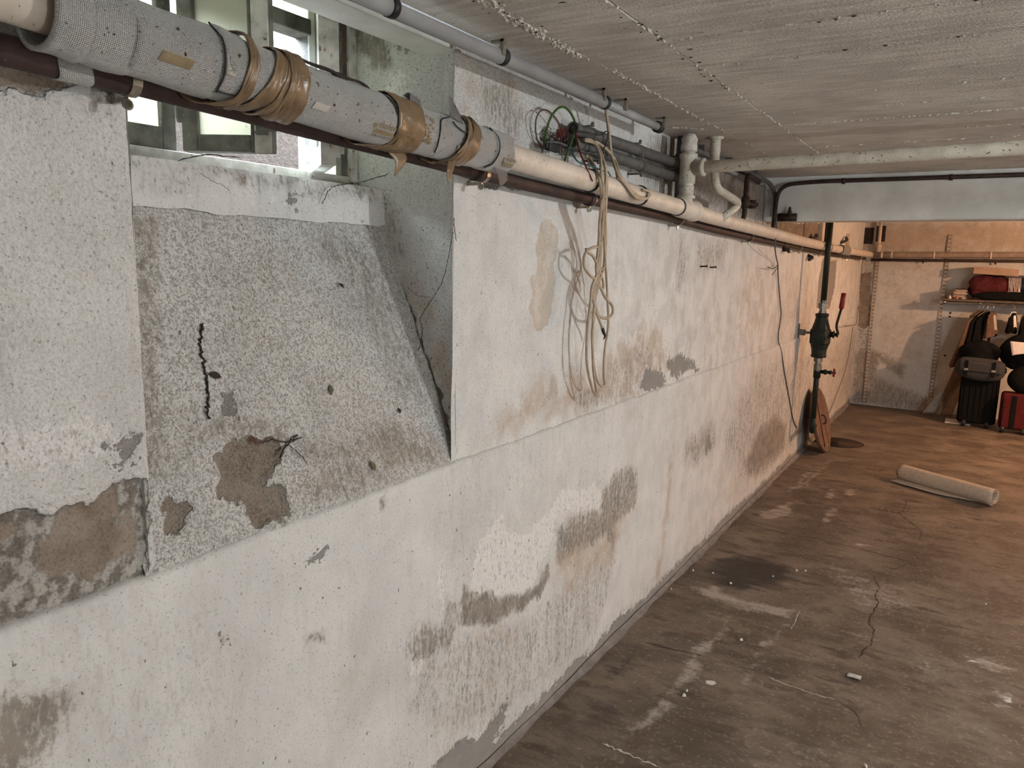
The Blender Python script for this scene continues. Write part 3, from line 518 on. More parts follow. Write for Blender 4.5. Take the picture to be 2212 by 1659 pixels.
fq = np.stack([idx[:-1, :-1], idx[1:, :-1], idx[1:, 1:], idx[:-1, 1:]], -1).reshape(-1, 4); V3 = np.stack([Xg, Yg, zz], -1).reshape(-1, 3)
dc = np.hypot(V3[:, 0]-HC[0], V3[:, 1]-HC[1]); inside = dc < HR
keep = ~inside[fq].all(1); near = inside & np.isin(np.arange(n*m), fq[keep].ravel())
dirv = (V3[near, :2]-HC)/np.maximum(dc[near], 1e-6)[:, None]; V3[near, :2] = HC+dirv*HR       # snap the rim to a true circle
fo = obj('floor', V3, fq[keep], M['floor'], origin=(0, 0, 0)); struct(fo)
for k, v in fl.items(): fo.data.attributes.new(k, 'FLOAT', 'POINT').data.foreach_set('value', np.clip(v, 0, 1).astype(np.float32).ravel())
MB().lathe((HC[0], HC[1], -.006), (0, 0, -1), [(0, HR+.012), (.002, HR+.004), (.10, HR), (.16, HR-.02), (.165, 0)], 40).build('manhole_pit', simple('dark pit lining', (.055, .034, .024), (.035, .022, .016), 30, .9), fo)  # pit lining coloured darker than the floor around it
def ribbon(pts, wd):
    P = cat([Z(*p) for p in pts], 10); v = []; f = []
    for i, p in enumerate(P):
        q = P[min(i+1, len(P)-1)]-P[max(i-1, 0)]; q = np.array([-q[1], q[0], 0]); q /= np.linalg.norm(q)+1e-9
        j = random.uniform(-.7, .7)*wd; k = wd*random.uniform(.15, .6)*(.2 if i in (0, len(P)-1) else 1)
        for e in (j+k, j-k):
            r = p+q*e; r[2] = float(fz(r[0], r[1]))+.0009; v.append(r)
    for i in range(len(P)-1): f.append((2*i, 2*i+1, 2*i+3, 2*i+2))
    return v, f
for pts, wd, mm in (([(1888, 1240), (1898, 1268), (1890, 1285), (1896, 1300), (1882, 1330), (1878, 1345), (1888, 1362), (1882, 1390), (1868, 1400), (1855, 1420)], .006, 'crack'), ([(1970, 1212), (1940, 1225), (1910, 1235), (1888, 1240)], .003, 'crack'), ([(1612, 1128), (1690, 1150), (1780, 1165), (1860, 1185), (1970, 1212)], .006, 'crack'), ([(1940, 1105), (1965, 1125), (1990, 1145), (1985, 1165)], .005, 'crack'), ([(1960, 1080), (1945, 1105), (1880, 1098)], .004, 'crack'), ([(1390, 1385), (1440, 1398), (1520, 1415)], .004, 'crack'),
                   ([(1300, 1604), (1350, 1625), (1422, 1655)], .010, 'crust'), ([(1660, 1462), (1730, 1488), (1805, 1510)], .005, 'crust'), ([(1728, 1318), (1718, 1340), (1708, 1358)], .004, 'crust'), ([(1640, 1450), (1600, 1440), (1540, 1425)], .003, 'crack'), ([(1810, 1512), (1850, 1540), (1860, 1570)], .003, 'crack')):
    v, f = ribbon(pts, wd); obj('floor_crack', v, f, M[mm], fo, False)
# cement fillet along the foot of the wall
def fil(u, v):
    y = -2.6+12.2*u; a = v*PI/2; r = .024+.006*math.sin(y*5.1)+.004*math.sin(y*23)
    return (XL+r*(1-math.sin(a))*1.0+.002, y, r*.62*(1-math.cos(a))*1.0+.001-.006*(1-v))
bl = MB().grid(fil, 400, 6).build('baseboard_left', M['earth']); struct(bl)

# ------------------------------------------------------------------ CEILING: slab, board-marked panels, crusts, beam
cs = MB().box((-.02, -2.6, ZC+.02), (4.45, YB+.3, ZC+.2)).build('ceiling', M['ceil'], None, False, (0, 0, ZC)); struct(cs)
def panel(x0, x1, y0, y1, dz):
    g = .0008; bm = MB().box((x0+g, y0+g, ZC+dz), (x1-g, y1-g, ZC+.05)); return bev(bm.build('panel', M['ceil'], cs, False), .002, 1)
X1, X2 = .243, .475
yl = [-2.6, -1.2, .0, 1.1, 2.35, 3.15, 4.0, YBEAM]
for i in range(len(yl)-1):
    panel(-.0, X1, yl[i], yl[i+1], .0); panel(X1, X2, yl[i]+.15*(i > 0), yl[i+1]+(.15 if i < len(yl)-2 else 0), random.uniform(-.001, .001))
tr = [-2.6, -2.0, -1.4, -.8, -.3, .2, .62, 1.02, 1.42, 1.85, 2.117, 2.38, 2.62, 2.87, 3.113, 3.42, 3.72, 3.98, 4.25, 4.55, YBEAM]
for i in range(len(tr)-1): panel(X2, 4.42, tr[i], tr[i+1], random.uniform(-.0012, .0012))
panel(0, 4.42, YBEAM+.2, YB+.05, 0)
SEAMS = ((.242, 1.36, .228, 1.87, 190, .010, 1.1), (.256, 2.0, .240, 2.85, 50, .002, .8), (.085, 2.97, .19, 3.06, 30, .006, 1.))
cr = MB()
def crumb(x, y, sx, sy):
    h = random.uniform(.002, .006); a = [(x-sx, y, ZC+.001), (x, y-sy, ZC+.001), (x+sx, y, ZC+.001), (x, y+sy, ZC+.001), (x+random.uniform(-.3, .3)*sx, y, ZC-h)]
    cr.add(a, [(0, 1, 4), (1, 2, 4), (2, 3, 4), (3, 0, 4)])
for y, dens in ((1.85, .35), (2.117, 1.1), (2.38, .15), (2.62, .25), (2.87, .2), (3.113, 1.6), (3.116, .9), (3.42, .3), (3.72, .5), (4.25, .3), (4.55, .2), (YBEAM-.03, .5)):
    x = X2
    while x < 2.6:
        if random.random() < dens: crumb(x, y+random.uniform(-.005, .005), random.uniform(.004, .016), random.uniform(.002, .006))
        x += random.uniform(.008, .03)
for xx, dens, ya, yb in ((X2, .45, .8, 4.7), (X1, .45, 1.7, 4.4)):
    y = ya
    while y < yb:
        if random.random() < dens*(.4+vn(np.array(y*3.), np.array(xx*50))): crumb(xx+random.uniform(-.006, .006), y, random.uniform(.002, .005), random.uniform(.004, .018))
        y += random.uniform(.008, .03)
for (xa, ya, xb_, yb_, n_, w_, big) in ((-.0, 0, 0, 0, 0, 0, 0),)+SEAMS:
    for k in range(n_):
        t_ = random.random(); crumb(xa+(xb_-xa)*t_+random.gauss(0, w_), ya+(yb_-ya)*t_, random.uniform(.002, .006)*big, random.uniform(.004, .014)*big)
c = cr.build('lime_crust', M['crust'], cs, False); c['kind'] = 'stuff'; c['label'] = 'white lime crumbs along the board joints'
vo = MB()
for (x, y, s_) in [(X2+random.uniform(-.02, .02), random.uniform(1.3, 2.4), random.uniform(.004, .012)) for _ in range(22)]+[(random.uniform(.6, 2.2), random.choice([1.85, 2.117])+random.uniform(-.006, .006), random.uniform(.004, .015)) for _ in range(26)]+[(random.gauss(.236, .012), random.uniform(1.36, 1.86), random.uniform(.003, .008)) for _ in range(24)]:
    vo.lathe((x, y, ZC-.003), (0, 0, 1), [(0, s_*.3), (.001, s_*.55)], 6)  # near-black discs on the surface stand in for shaded holes
c = vo.build('blow_hole_shade', M['dark'], cs, False); c['kind'] = 'stuff'; c['label'] = 'near-black discs painted as shaded blow holes in the concrete'
def bm_(u, v):
    x = -.01+4.45*u; pr = [(YBEAM, ZC+.01), (YBEAM, 2.02), (YBEAM, 1.884), (YBEAM+.008, 1.876), (YBEAM+.19, 1.876), (YBEAM+.2, 1.884), (YBEAM+.2, 2.14), (YBEAM+.2, ZC+.01)]
    k = v*7; i = min(int(k), 6); a, b_ = pr[i], pr[i+1]; t_ = k-i; w_ = .003*math.sin(x*3.1)+.0015*math.sin(x*11)
    return (x, a[0]+(b_[0]-a[0])*t_+(w_ if v < .4 else 0), a[1]+(b_[1]-a[1])*t_)
MB().grid(bm_, 90, 7).build('beam', M['beam'], cs, False)
# ------------------------------------------------------------------ BACK, RIGHT, FRONT
def plane_wall(name, fnP, U, Vv, fld):
    Ug, Vg = np.meshgrid(U, Vv, indexing='ij'); f = Face(fnP(Ug, Vg), Ug, Vg); fld(f)
    i = np.arange(Ug.size).reshape(Ug.shape); q = np.stack([i[:-1, :-1], i[1:, :-1], i[1:, 1:], i[:-1, 1:]], -1).reshape(-1, 4)
    o = obj(name, f.P.reshape(-1, 3), q, M['wall'], origin=(0, 0, 0)); struct(o)
    for k in FIELDS: o.data.attributes.new(k, 'FLOAT', 'POINT').data.foreach_set('value', np.clip(f.F[k], 0, 1).astype(np.float32).ravel())
    return o
def backf(f):
    B = lambda pts: [(lambda p: (p[0], p[2]))(Y(a, b, YB)) for a, b in pts]; f.F['rough'][:] = .55
    f.hard('bare', B([(1860, 590), (1882, 585), (1880, 700), (1872, 710), (1852, 705)]), .95); f.F['core'] = 1.*(f.F['bare'] > .3)
    f.soft('grime', B([(1845, 760), (1880, 750), (1960, 790), (1950, 820), (1900, 780), (1880, 870), (1840, 870)]), .6, .06); f.soft('grime', B([(1870, 800), (1960, 840), (2010, 860), (2010, 895), (1870, 875)]), .5, .08)
    f.soft('grime', B([(1860, 560), (1895, 560), (1885, 700), (1850, 740)]), .36, .06)
    f.soft('grey', B([(1850, 700), (1885, 710), (1880, 780), (1848, 780)]), .47, .05)
    f.soft('ochre', B([(1900, 560), (2040, 565), (2000, 800), (1890, 780)]), .35, .1); f.soft('ochre', B([(1840, 480), (2260, 480), (2260, 545), (1840, 545)]), .75, .1)
    relief(f, (0, -1, 0), .006, .002)
wb = plane_wall('wall_back', lambda u, v: np.stack([u, u*0+YB, v], -1), np.concatenate([steps(-.05, 1.9, .012), steps(1.95, 4.45, .1)]), steps(-.01, 2.16, .012), backf)
MB().box((-.3, YB+.02, -.1), (4.5, YB+.3, 2.4)).build('masonry', M['plain'], wb, False)
for (a, b_) in (((1862, 492), (1885, 527)), ((1895, 488), (1911, 522))):  # openings drawn as near-black boxes, their shade held in the colour
    p, q = Y(*a, YB), Y(*b_, YB); o = MB().box((p[0], YB-.006, q[2]), (q[0], YB+.01, p[2])).build('recess_shade', M['dark'], wb, False); o['label'] = 'near-black box painted as a shaded opening high in the corner'
struct(MB().box((4.4, -2.6, -.05), (4.55, YB+.3, 2.2)).build('wall_right', M['plain'], None, False))
wfr = struct(MB().box((-.45, -2.75, -.05), (4.55, -2.6, 2.5)).build('wall_front', M['plain'], None, False))

# ------------------------------------------------------------------ AREAWAY outside and WINDOW
WXP = -.36
MB().box((-1.45, -1.5, 1.6), (-1.30, 4.2, 2.14)).build('areaway_base', M['outb'], wl, False)
MB().grid(lambda u, v: (-1.40+.01*math.sin(u*60)*math.sin(v*30), -1.5+5.7*u, 2.13+.42*v), 40, 10).build('areaway_wall', M['outw'], wl)
MB().grid(lambda u, v: (-.45-.95*u, -1.5+5.7*v, 1.74+.03*math.sin(u*9+v*40)*math.sin(v*91)), 10, 60).build('areaway_soil', M['outb'], wl)
win = bpy.data.objects.new('window_1', None); COL.objects.link(win); win.location = (WXP, 1.18, 1.79); BASE[win.name] = Vector(win.location); win['kind'] = 'structure'
def bar(bm, a, b, w_, d): bm.box((min(a[0], b[0])-d/2, min(a[1], b[1])-w_/2, min(a[2], b[2])-w_/2), (max(a[0], b[0])+d/2, max(a[1], b[1])+w_/2, max(a[2], b[2])+w_/2))
WT, WB = 2.40, 1.795
fr = MB().box((WXP-.05, N0, WB), (WXP+.02, N1, WB+.028)).box((WXP-.05, N1-.03, WB), (WXP+.025, N1, WT)).box((WXP-.05, N0, WB), (WXP+.02, N0+.03, WT)).box((WXP-.05, N0, WT-.03), (WXP+.02, N1, WT))
bev(fr.build('frame', M['winl'], win, False), .004)
fr = MB().box((WXP-.045, 1.46, WB+.02), (WXP+.012, 1.500, 2.17)).box((WXP-.045, 1.00, 2.165), (WXP+.015, N1, 2.205)).box((WXP-.03, 1.50, 1.985), (WXP+.006, N1, 2.015)).box((WXP-.04, N1-.055, WB+.02), (WXP+.012, N1-.028, WT)); bev(fr.build('mullion', M['wind'], win, False), .003)
def pane(y0, y1, z0, z1):
    MB().box((WXP-.012, y0, z0), (WXP-.008, y1, z1)).build('pane', M['glass'], win, False)
pane(1.0, N1-.03, 2.20, WT-.03); pane(1.498, N1-.03, WB+.025, 1.99); pane(1.498, N1-.03, 2.01, 2.17)
def sash(org, dirv, Wd, z0, z1, st, br, th, mats, label, glass_in=0):
    """leaf hinged at org, running along dirv"""
    d = Vector(dirv).normalized(); nrm = Vector((-d.y, d.x, 0)); Mx = Matrix([[d.x, nrm.x, 0, org[0]], [d.y, nrm.y, 0, org[1]], [0, 0, 1, z0], [0, 0, 0, 1]]); H = z1-z0
    b = MB().box((0, -th/2, 0), (st[0], th/2, H), Mx).box((Wd-st[1], -th/2, 0), (Wd, th/2, H), Mx).box((st[0], -th/2, 0), (Wd-st[1], th/2, br), Mx).box((st[0], -th/2, H-br), (Wd-st[1], th/2, H), Mx)
    o = bev(b.build('sash', mats[0], win, False), .003); o['label'] = label
    MB().box((st[0]-.004, -.002, br-.004), (Wd-st[1]+.004, .002, H-br+.004), Mx).build('pane', M['glass'], o, False)
    if len(mats) > 1:
        q = MB().box((Wd-.036, -th/2-.004, -.002), (Wd+.001, -th/2+.002, H+.002), Mx).build('stile', mats[1], o, False); bev(q, .002)
    return o, Mx, H
s1, mx, h = sash((WXP-.03, N0+.02), (.02, 1), .318, 1.822, 2.36, (.03, .034), .052, .034, [M['wind']], 'dark sash with yellowed glass at the left')
s2, mx, h = sash((-.314, 1.058), (.171, .097), .197, 1.82, 2.36, (.034, .046), .036, .034, [M['wind'], M['winl']], 'half open sash seen from inside')
MB().box((.168, -.017-.012, .035), (.192, -.010, .062), mx).box((.178, -.035, .042), (.215, -.026, .058), mx).build('latch', M['wind'], s2, False)
MB().tube([mx @ Vector((-.004, -.012, z)) for z in (.06, .07, .14, .15)], [.006, .010, .010, .006], 10).build('hinge', M['wind'], s2)
s3, mx, h = sash((-.363, 1.487), (.178, -.131), .222, 1.82, 2.36, (.03, .03), .05, .036, [M['wing']], 'pale green sash swung right into the room')
MB().box((.2225, -.018, 0), (.2275, .018, h), mx).build('edge', M['winl'], s3, False)
q = MB().box((.19, .018, .02), (.222, .030, h), mx).box((.20, .030, .03), (.216, .040, .07), mx).build('weather_bar', M['winl'], s3, False)
MB().box((.203, .030, .34), (.213, .052, .40), mx).box((.205, .04, .1), (.212, .05, .38), mx).build('latch', M['rustp'], s3, False)

# ------------------------------------------------------------------ HEATING PIPE with foil sleeves
AX = .11
_py = np.array([-2.6, .53, .74, .96, 1.19, 1.59, 1.85, 2.48, 3.06, 3.4, 4.28, 5.46, 6.78, 7.6, 9.44]); _pz = np.array([2.03, 1.918, 1.905, 1.894, 1.880, 1.874, 1.866, 1.846, 1.830, 1.820, 1.801, 1.777, 1.760, 1.756, 1.752])
def az(y): return float(np.interp(y, _py, _pz))
def cyl(y, th, r, cx=AX): return (cx+r*math.cos(th), y, az(y)+r*math.sin(th))
hp = thing('heating_pipe', (AX, 4, az(4)), 'long cream heating pipe on the left wall, foil wrapped with brown tape near the window', 'pipe')
RP = .033
MB().tube([(AX, y, az(y)) for y in np.concatenate([[-2.55], np.linspace(-2, 9.4, 60)])], RP, 16).build('pipe', M['cream'], hp)
def sleeve(y0, y1, r, mat='foil', name='sleeve', th0=-PI*.92, th1=PI*1.08, rag=0, dr=0., rise=0., lab=None):
    n = max(6, int((y1-y0)/.012)); ph = random.random()*9
    def f(u, v):
        th = th0+(th1-th0)*v; y = y0+(y1-y0)*u+(rag*(fbm(np.array(th*2.5+ph), np.array(u*2.), 3)-.5)*u)
        rr = r*(1+.018*math.sin(u*6+ph)+.022*math.sin(th*2+ph+u*2))+dr*u; return cyl(float(y), th, rr)
    o = MB().grid(f, n, 44, .007, uvs=lambda u, v: (y0+(y1-y0)*u, (th0+(th1-th0)*v)*r)).build(name, M[mat], hp)
    if lab: o['label'] = lab
    return o
SL = [sleeve(.548, .598, .0575, dr=-.001), sleeve(.592, .668, .0555), sleeve(.655, .800, .0545), sleeve(.795, 1.208, .053, rag=.01), sleeve(1.205, 1.375, .0515, rag=.012), sleeve(1.37, 1.585, .0505), sleeve(1.58, 1.665, .0520, rag=.03)]
o = sleeve(.796, .846, .0585, name='wrap_patch', th0=-.95, th1=1.1, lab='extra square foil patch with a white sticker')
MB().grid(lambda u, v: cyl(.800+.017*u, -.45+1.15*v, .0592), 2, 14, .001).build('sticker', M['sticker'], hp)
def text(body, y0, th0, size, r, mat, rot=0, name='printed_mark', parent=None):
    cu = bpy.data.curves.new('t', 'FONT'); cu.body = body; cu.size = size; cu.resolution_u = 3; cu.offset = size*.012
    t = bpy.data.objects.new('t', cu); COL.objects.link(t); dg = bpy.context.evaluated_depsgraph_get(); me = t.evaluated_get(dg).to_mesh()
    P = [(v.co.x, v.co.y) for v in me.vertices]; Fc = [tuple(p.vertices) for p in me.polygons]; bpy.data.objects.remove(t)
    c, s = math.cos(rot), math.sin(rot); return [cyl(y0+a*c-b*s, th0+(a*s+b*c)/r, r+.0006) for a, b in P], Fc
def mark(y0, th0, r, k=1., body='ekolene', mat='print'):
    b = MB(); v, f = text(body, y0, th0, .019*k, r, mat); b.add(v, f)
    b.grid(lambda u, v: cyl(y0-.010*k+.062*k*u+.01*k*(1-v)*(.5-u), th0-(.004+.009*k*v)/r, r+.0006), 10, 2)
    b.grid(lambda u, v: cyl(y0-.012*k+.008*k*u, th0-(-.006+.011*v)/r, r+.0006), 2, 2)
    for i in range(11): b.grid(lambda u, v: cyl(y0-.008*k+.0052*k*i+.0018*u+.003*k*(1-v), th0-(.0155+.0065*v)*k/r, r+.0006), 1, 1)
    return b.build('printed_mark', M[mat], hp, False)
mark(1.158, -.52, .0545); mark(1.435, -.50, .0525); mark(1.625, -.50, .0545, .8); 
for (y0, y1, t0, t1, r) in ((.690, .742, -.62, -.34, .0562), (.985, 1.02, -.62, -.38, .055)):
    MB().grid(lambda u, v: cyl(y0+(y1-y0)*u+.006*v, t0+(t1-t0)*v, r), 8, 4).build('printed_mark', M['print' if y0 < .9 else 'sticker'], hp, False)
b = MB(); rr = random.Random(4)
for i in range(26):
    y = 1.312+rr.uniform(-.013, .013); t_ = rr.uniform(-.75, .45); b.grid(lambda u, v: cyl(y+.007*u, t_+.09*v, .0535), 1, 1)
b.build('printed_mark', M['print'], hp, False)
v, f = text('VERSALO', .8155, -.33, .0155, .0592, 'inkp', rot=PI/2); obj('lettering', v, f, M['inkp'], hp, False)
def band(yc, wd, r, th0=-PI*.95, th1=PI*.95, mat='tape', n=60, lab=None):
    ph = random.random()*9
    def f(u, v):
        th = th0+(th1-th0)*u; k = yc(th)+wd(th)*(v-.5); return cyl(k, th, r+.0012*math.sin(th*7+v*5+ph)+.0008*math.sin(v*17+th*3))
    return MB().grid(f, n, 10, .0015).build('tape', M[mat], hp)
band(lambda t: .852+.010*math.sin(t), lambda t: .014, .0605)
band(lambda t: .845-.045*sst(-t, .9, 2.2)+.012*math.sin(t), lambda t: .012+.01*sst(-t, .8, 1.8), .0615)
band(lambda t: .905+.028*t, lambda t: .030, .0568, -1.9, 1.6); band(lambda t: .930+.020*t, lambda t: .026, .0578, -1.9, 1.6); band(lambda t: .948+.004*math.sin(2*t), lambda t: .042, .0590)
band(lambda t: .935+.012*t, lambda t: .02, .0600, -1.6, 1.0)
band(lambda t: 1.252-.035*sst(-t, .9, 1.9), lambda t: .085+.03*sst(-t, 1., 2.), .0560); band(lambda t: 1.245-.08*sst(-t, 1.0, 1.7), lambda t: .05, .0568, -2.2, -.5)
band(lambda t: 1.477+.014*t, lambda t: .050, .0555); band(lambda t: 1.452+.045*t*.6, lambda t: .017, .0580, -2.2, 2.); band(lambda t: 1.462+.035*t, lambda t: .010, .0595, -1.9, 2.)
def strip(pts, wd, name, mat, th=.0012):
    P = cat(pts, 6); Wv = [np.array(q, float) for q in wd]; m = len(P)-1
    def f(u, v):
        i = min(int(round(u*m)), m); k = u*(len(Wv)-1); a = min(int(k), len(Wv)-2); q = Wv[a]+(Wv[a+1]-Wv[a])*(k-a); return tuple(P[i]+q*(v-.5))
    return MB().grid(f, m, 4, th).build(name, M[mat], hp)
a = cyl(1.43, -1.1, .058); strip([a, (a[0]+.004, 1.418, a[2]-.022), (a[0]+.006, 1.410, a[2]-.05)], [(0, .03, .0), (0, .028, .006), (0, .004, .002)], 'tape_tail', 'tape')
a = cyl(1.275, -1.7, .055); strip([a, (a[0]+.004, 1.285, a[2]-.018), (a[0]+.0, 1.268, a[2]-.05)], [(.004, .05, .004), (.002, .035, .008), (0, .004, .001)], 'tape_tail', 'tape')
a = cyl(1.425, .7, .053); strip([a, (a[0]+.006, 1.41, a[2]+.018), (a[0]+.004, 1.39, a[2]+.045)], [(0, .055, -.015), (0, .04, -.01), (0, .010, .004)], 'torn_flap', 'foil')
a = cyl(1.30, 1.1, .053); strip([a, (a[0]-.004, 1.30, a[2]+.016), (a[0]-.018, 1.295, a[2]+.012)], [(0, .035, -.008), (0, .032, -.008), (0, .030, -.006)], 'torn_flap', 'foil')
a = cyl(1.632, -1.0, .054); strip([a, (a[0]+.002, 1.640, a[2]-.02), (a[0]+.002, 1.632, a[2]-.04)], [(0, .06, -.006), (0, .045, -.006), (0, .012, 0)], 'torn_flap', 'foil')
def seam(pts, r=.0535, wd=.0016):
    P = cat([cyl(y, t, r) for y, t in pts], 6); MB().tube(P, wd, 5).build('tear_line', M['foam'], hp)
seam([(1.195, 1.3), (1.198, .7), (1.204, .4), (1.207, .1), (1.215, -.1)], .0545); seam([(1.40, .75), (1.36, .45), (1.35, .0), (1.352, -.6), (1.36, -1.0)]); seam([(1.405, .55), (1.42, .3), (1.46, .12)]); seam([(1.578, 1.0), (1.588, .4), (1.588, -.2), (1.583, -.8), (1.57, -1.2)], .0535, .002)
seam([(.797, 1.2), (.797, .4), (.797, -.4), (.797, -1.)], .0592, .0017); seam([(.797, -.97), (.82, -.97), (.845, -.97)], .0588, .0017)
# joints, collars and cuffs on the bare pipe
def ring(o, c, ax, prof, mat, name='collar', seg=20): return MB().lathe(c, ax, prof, seg).build(name, M[mat], o)
for y in (2.19, 2.60): ring(hp, (AX, y, az(y)), (0, 1, 0), [(0, RP), (.001, RP+.004), (.011, RP+.004), (.012, RP)], 'black')
ring(hp, (AX, 3.02, az(3.02)), (0, 1, -.02), [(0, RP), (.0, RP+.004), (.004, RP+.006), (.02, RP+.006), (.025, RP+.008), (.17, RP+.007), (.175, RP+.012), (.20, RP+.012), (.205, RP)], 'cream', 'tee_fitting'); ring(hp, (AX, 3.01, az(3.01)), (0, 1, 0), [(0, RP), (.001, RP+.003), (.010, RP+.003), (.011, RP)], 'black')
for y in (6.35, 6.62): ring(hp, (AX, y, az(y)), (0, 1, 0), [(0, RP), (.001, RP+.003), (.010, RP+.003), (.011, RP)], 'black')
MB().grid(lambda u, v: cyl(7.2+.40*u+.02*math.sin(v*9), -2.6+4.6*v, .040+.003*math.sin(u*25+v*2)), 20, 20, .003).build('foil_patch', M['foil'], hp)
ring(hp, (AX, 7.65, az(7.65)), (0, 1, 0), [(0, RP), (.0, RP+.010), (.06, RP+.010), (.065, RP+.004), (.12, RP+.004), (.121, RP)], 'cream')
# branch stack and cross pipe
st = thing('drain_stack', (.13, 3.085, 2.0), 'vertical cream drain stack whose long side arm crosses the room under the ceiling', 'pipe')
sx, sy = .118, 3.09
MB().tube([(sx, sy, 1.83), (sx, sy, 1.98), (sx, sy+.004, 2.085)], .027, 16).build('riser', M['creamd'], st)
MB().lathe((sx, sy, 1.87), (0, 0, 1), [(0, .027), (.0, .036), (.012, .037), (.014, .030), (.04, .029), (.05, .031)], 20).build('socket', M['creamd'], st)
MB().lathe((sx, sy, 1.93), (0, 0, 1), [(0, .027), (.0, .033), (.10, .033), (.105, .037), (.12, .037), (.122, .028)], 20).build('socket', M['creamd'], st)
MB().lathe((sx, sy, 2.06), (.02, .02, 1), [(0, .028), (.0, .033), (.02, .034), (.03, .031), (.05, .033), (.068, .022), (.072, 0)], 16).build('end_plug', M['crust'], st)
hz = lambda x: 1.992+.013*x
MB().tube([(.12, sy, hz(.1)), (.3, sy, hz(.3)), (4.38, sy, hz(4.38))], .0245, 18).build('side_arm', M['creamd'], st)
MB().lathe((.142, sy, hz(.14)), (1, 0, .01), [(0, .026), (.0, .031), (.03, .031), (.032, .036), (.048, .036), (.05, .026)], 20).build('socket', M['creamd'], st)
ob = thing('offset_pipe', (.17, 3.29, 2.14), 'kinked cream waste pipe dropping from the ceiling beside the stack', 'pipe')
MB().tube(fillet([(.17, 3.275, 2.15), (.17, 3.29, 1.935), (.17, 3.73, 1.895), (.13, 3.56, 1.815)], .09), .0185, 16).build('pipe', M['creamd'], ob)
MB().lathe((.17, 3.272, 2.141), (0, .02, -1), [(0, .034), (.008, .034), (.010, .023), (.05, .0225), (.06, .024), (.068, .0215), (.10, .0205)], 20).build('socket', M['creamd'], ob)
# brown water pipe
BX = .05
_bp = np.array([X(a, b_, BX) for a, b_ in ((0, 112), (130, 137), (330, 190), (500, 233), (610, 264), (760, 302), (900, 338), (1000, 365), (1100, 390), (1280, 432), (1460, 473), (1560, 500), (1640, 517), (1710, 532), (1800, 550))])
_by = np.concatenate([[-2.6], _bp[:, 1], [9.5]]); _bz = np.concatenate([[_bp[0, 2]+.06], _bp[:, 2], [_bp[-1, 2]-.008]])
def bz(y): return float(np.interp(y, _by, _bz))
wp = thing('water_pipe', (BX, 4, bz(4)), 'thin brown water pipe running under the cream heating pipe', 'pipe')
MB().tube([(BX, y, bz(y)) for y in np.concatenate([[-2.55], np.linspace(-2, 5.2, 70)])], .0185, 14).build('pipe', M['brown'], wp)
MB().tube([(BX, y, bz(y)) for y in np.linspace(5.2, 9.42, 30)], .0165, 14).build('pipe', M['rustp'], wp)
MB().tube([(BX, y, bz(y)) for y in (-2.5, -.5, .60, .70)], .0215, 16).build('thick_pipe', M['brown'], wp)
def clamp(y, drop=True, cx=BX, zf=None, r=.0188, par=wp, mat='metal', x0=0.):
    z = (zf or bz)(y); o = MB().lathe((cx, y-.008, z), (0, 1, 0), [(0, r), (.0, r+.004), (.016, r+.004), (.016, r)], 16).box((x0, y-.004, z-r-.010), (cx, y+.004, z-r-.003))
    o.lathe((cx-.004, y-.002, z-r-.016), (.6, -.6, .1), [(0, .004), (0, .008), (.008, .008), (.008, .0055), (.006, .0055), (.006, 0)], 12); return o.build('clamp', M[mat], par, False)
for y in (.711, 1.68, 2.33, 3.21, 4.40, 5.8, 6.6, 8.1, 9.0): clamp(y)
for y in (1.64, 2.305, 3.185, 4.37): MB().lathe((BX, y, bz(y)), (0, 1, -.02), [(0, .0185), (.001, .023), (.028, .023), (.030, .0185)], 16).build('coupling', M['brown'], wp)
MB().grid(lambda u, v: (BX+.0235*math.cos(-1.9+3.6*v),   .596+.049*u+.004*math.sin(v*9), bz(.62)+.0235*math.sin(-1.9+3.6*v)), 8, 20, .001, uvs=lambda u, v: (.05*u, .08*v)).build('foil_cuff', M['foil'], wp)
# two brown risers off the water pipe
MB().tube(fillet([(.065, 4.45, 2.07), (.095, 4.09, 2.075), (.10, 4.07, 1.83), (BX, 3.95, bz(3.95))], .05), .0135, 12).build('riser', M['rustp'], wp)
r_ = MB().lathe((.10, 4.072, 1.90), (0, 0, 1), [(0, .013), (.0, .02), (.03, .024), (.06, .02), (.062, .013)], 12).lathe((.10, 4.075, 1.925), (.2, 1, 0), [(0, .012), (.03, .014), (.05, .009), (.12, .008), (.13, .012), (.14, .004)], 10).box((.085, 4.185, 1.905), (.125, 4.20, 1.95)); r_.build('stop_valve', M['rustp'], wp)
MB().tube(fillet([(BX, 4.62, bz(4.62)), (.085, 4.79, 1.775), (.085, 4.80, 1.9), (.085, 4.845, 2.09), (.30, YBEAM-.022, 2.106), (4.3, YBEAM-.022, 2.10)], .09), .0125, 12).build('riser', M['rustp'], wp)
for x in (.45, 1.0, 1.6, 2.2): MB().box((x-.008, YBEAM-.036, 2.088), (x+.008, YBEAM, 2.094)).lathe((x-.008, YBEAM-.022, 2.105), (1, 0, 0), [(0, .0155), (.016, .0155)], 12).build('clamp', M['rustp'], wp)
MB().box((.09, YBEAM-.03, 1.875), (.20, YBEAM, 1.92)).lathe((.16, YBEAM-.03, 1.90), (0, 0, 1), [(0, .014), (.03, .012), (.06, .005)], 8).build('bracket', M['rustp'], wp)
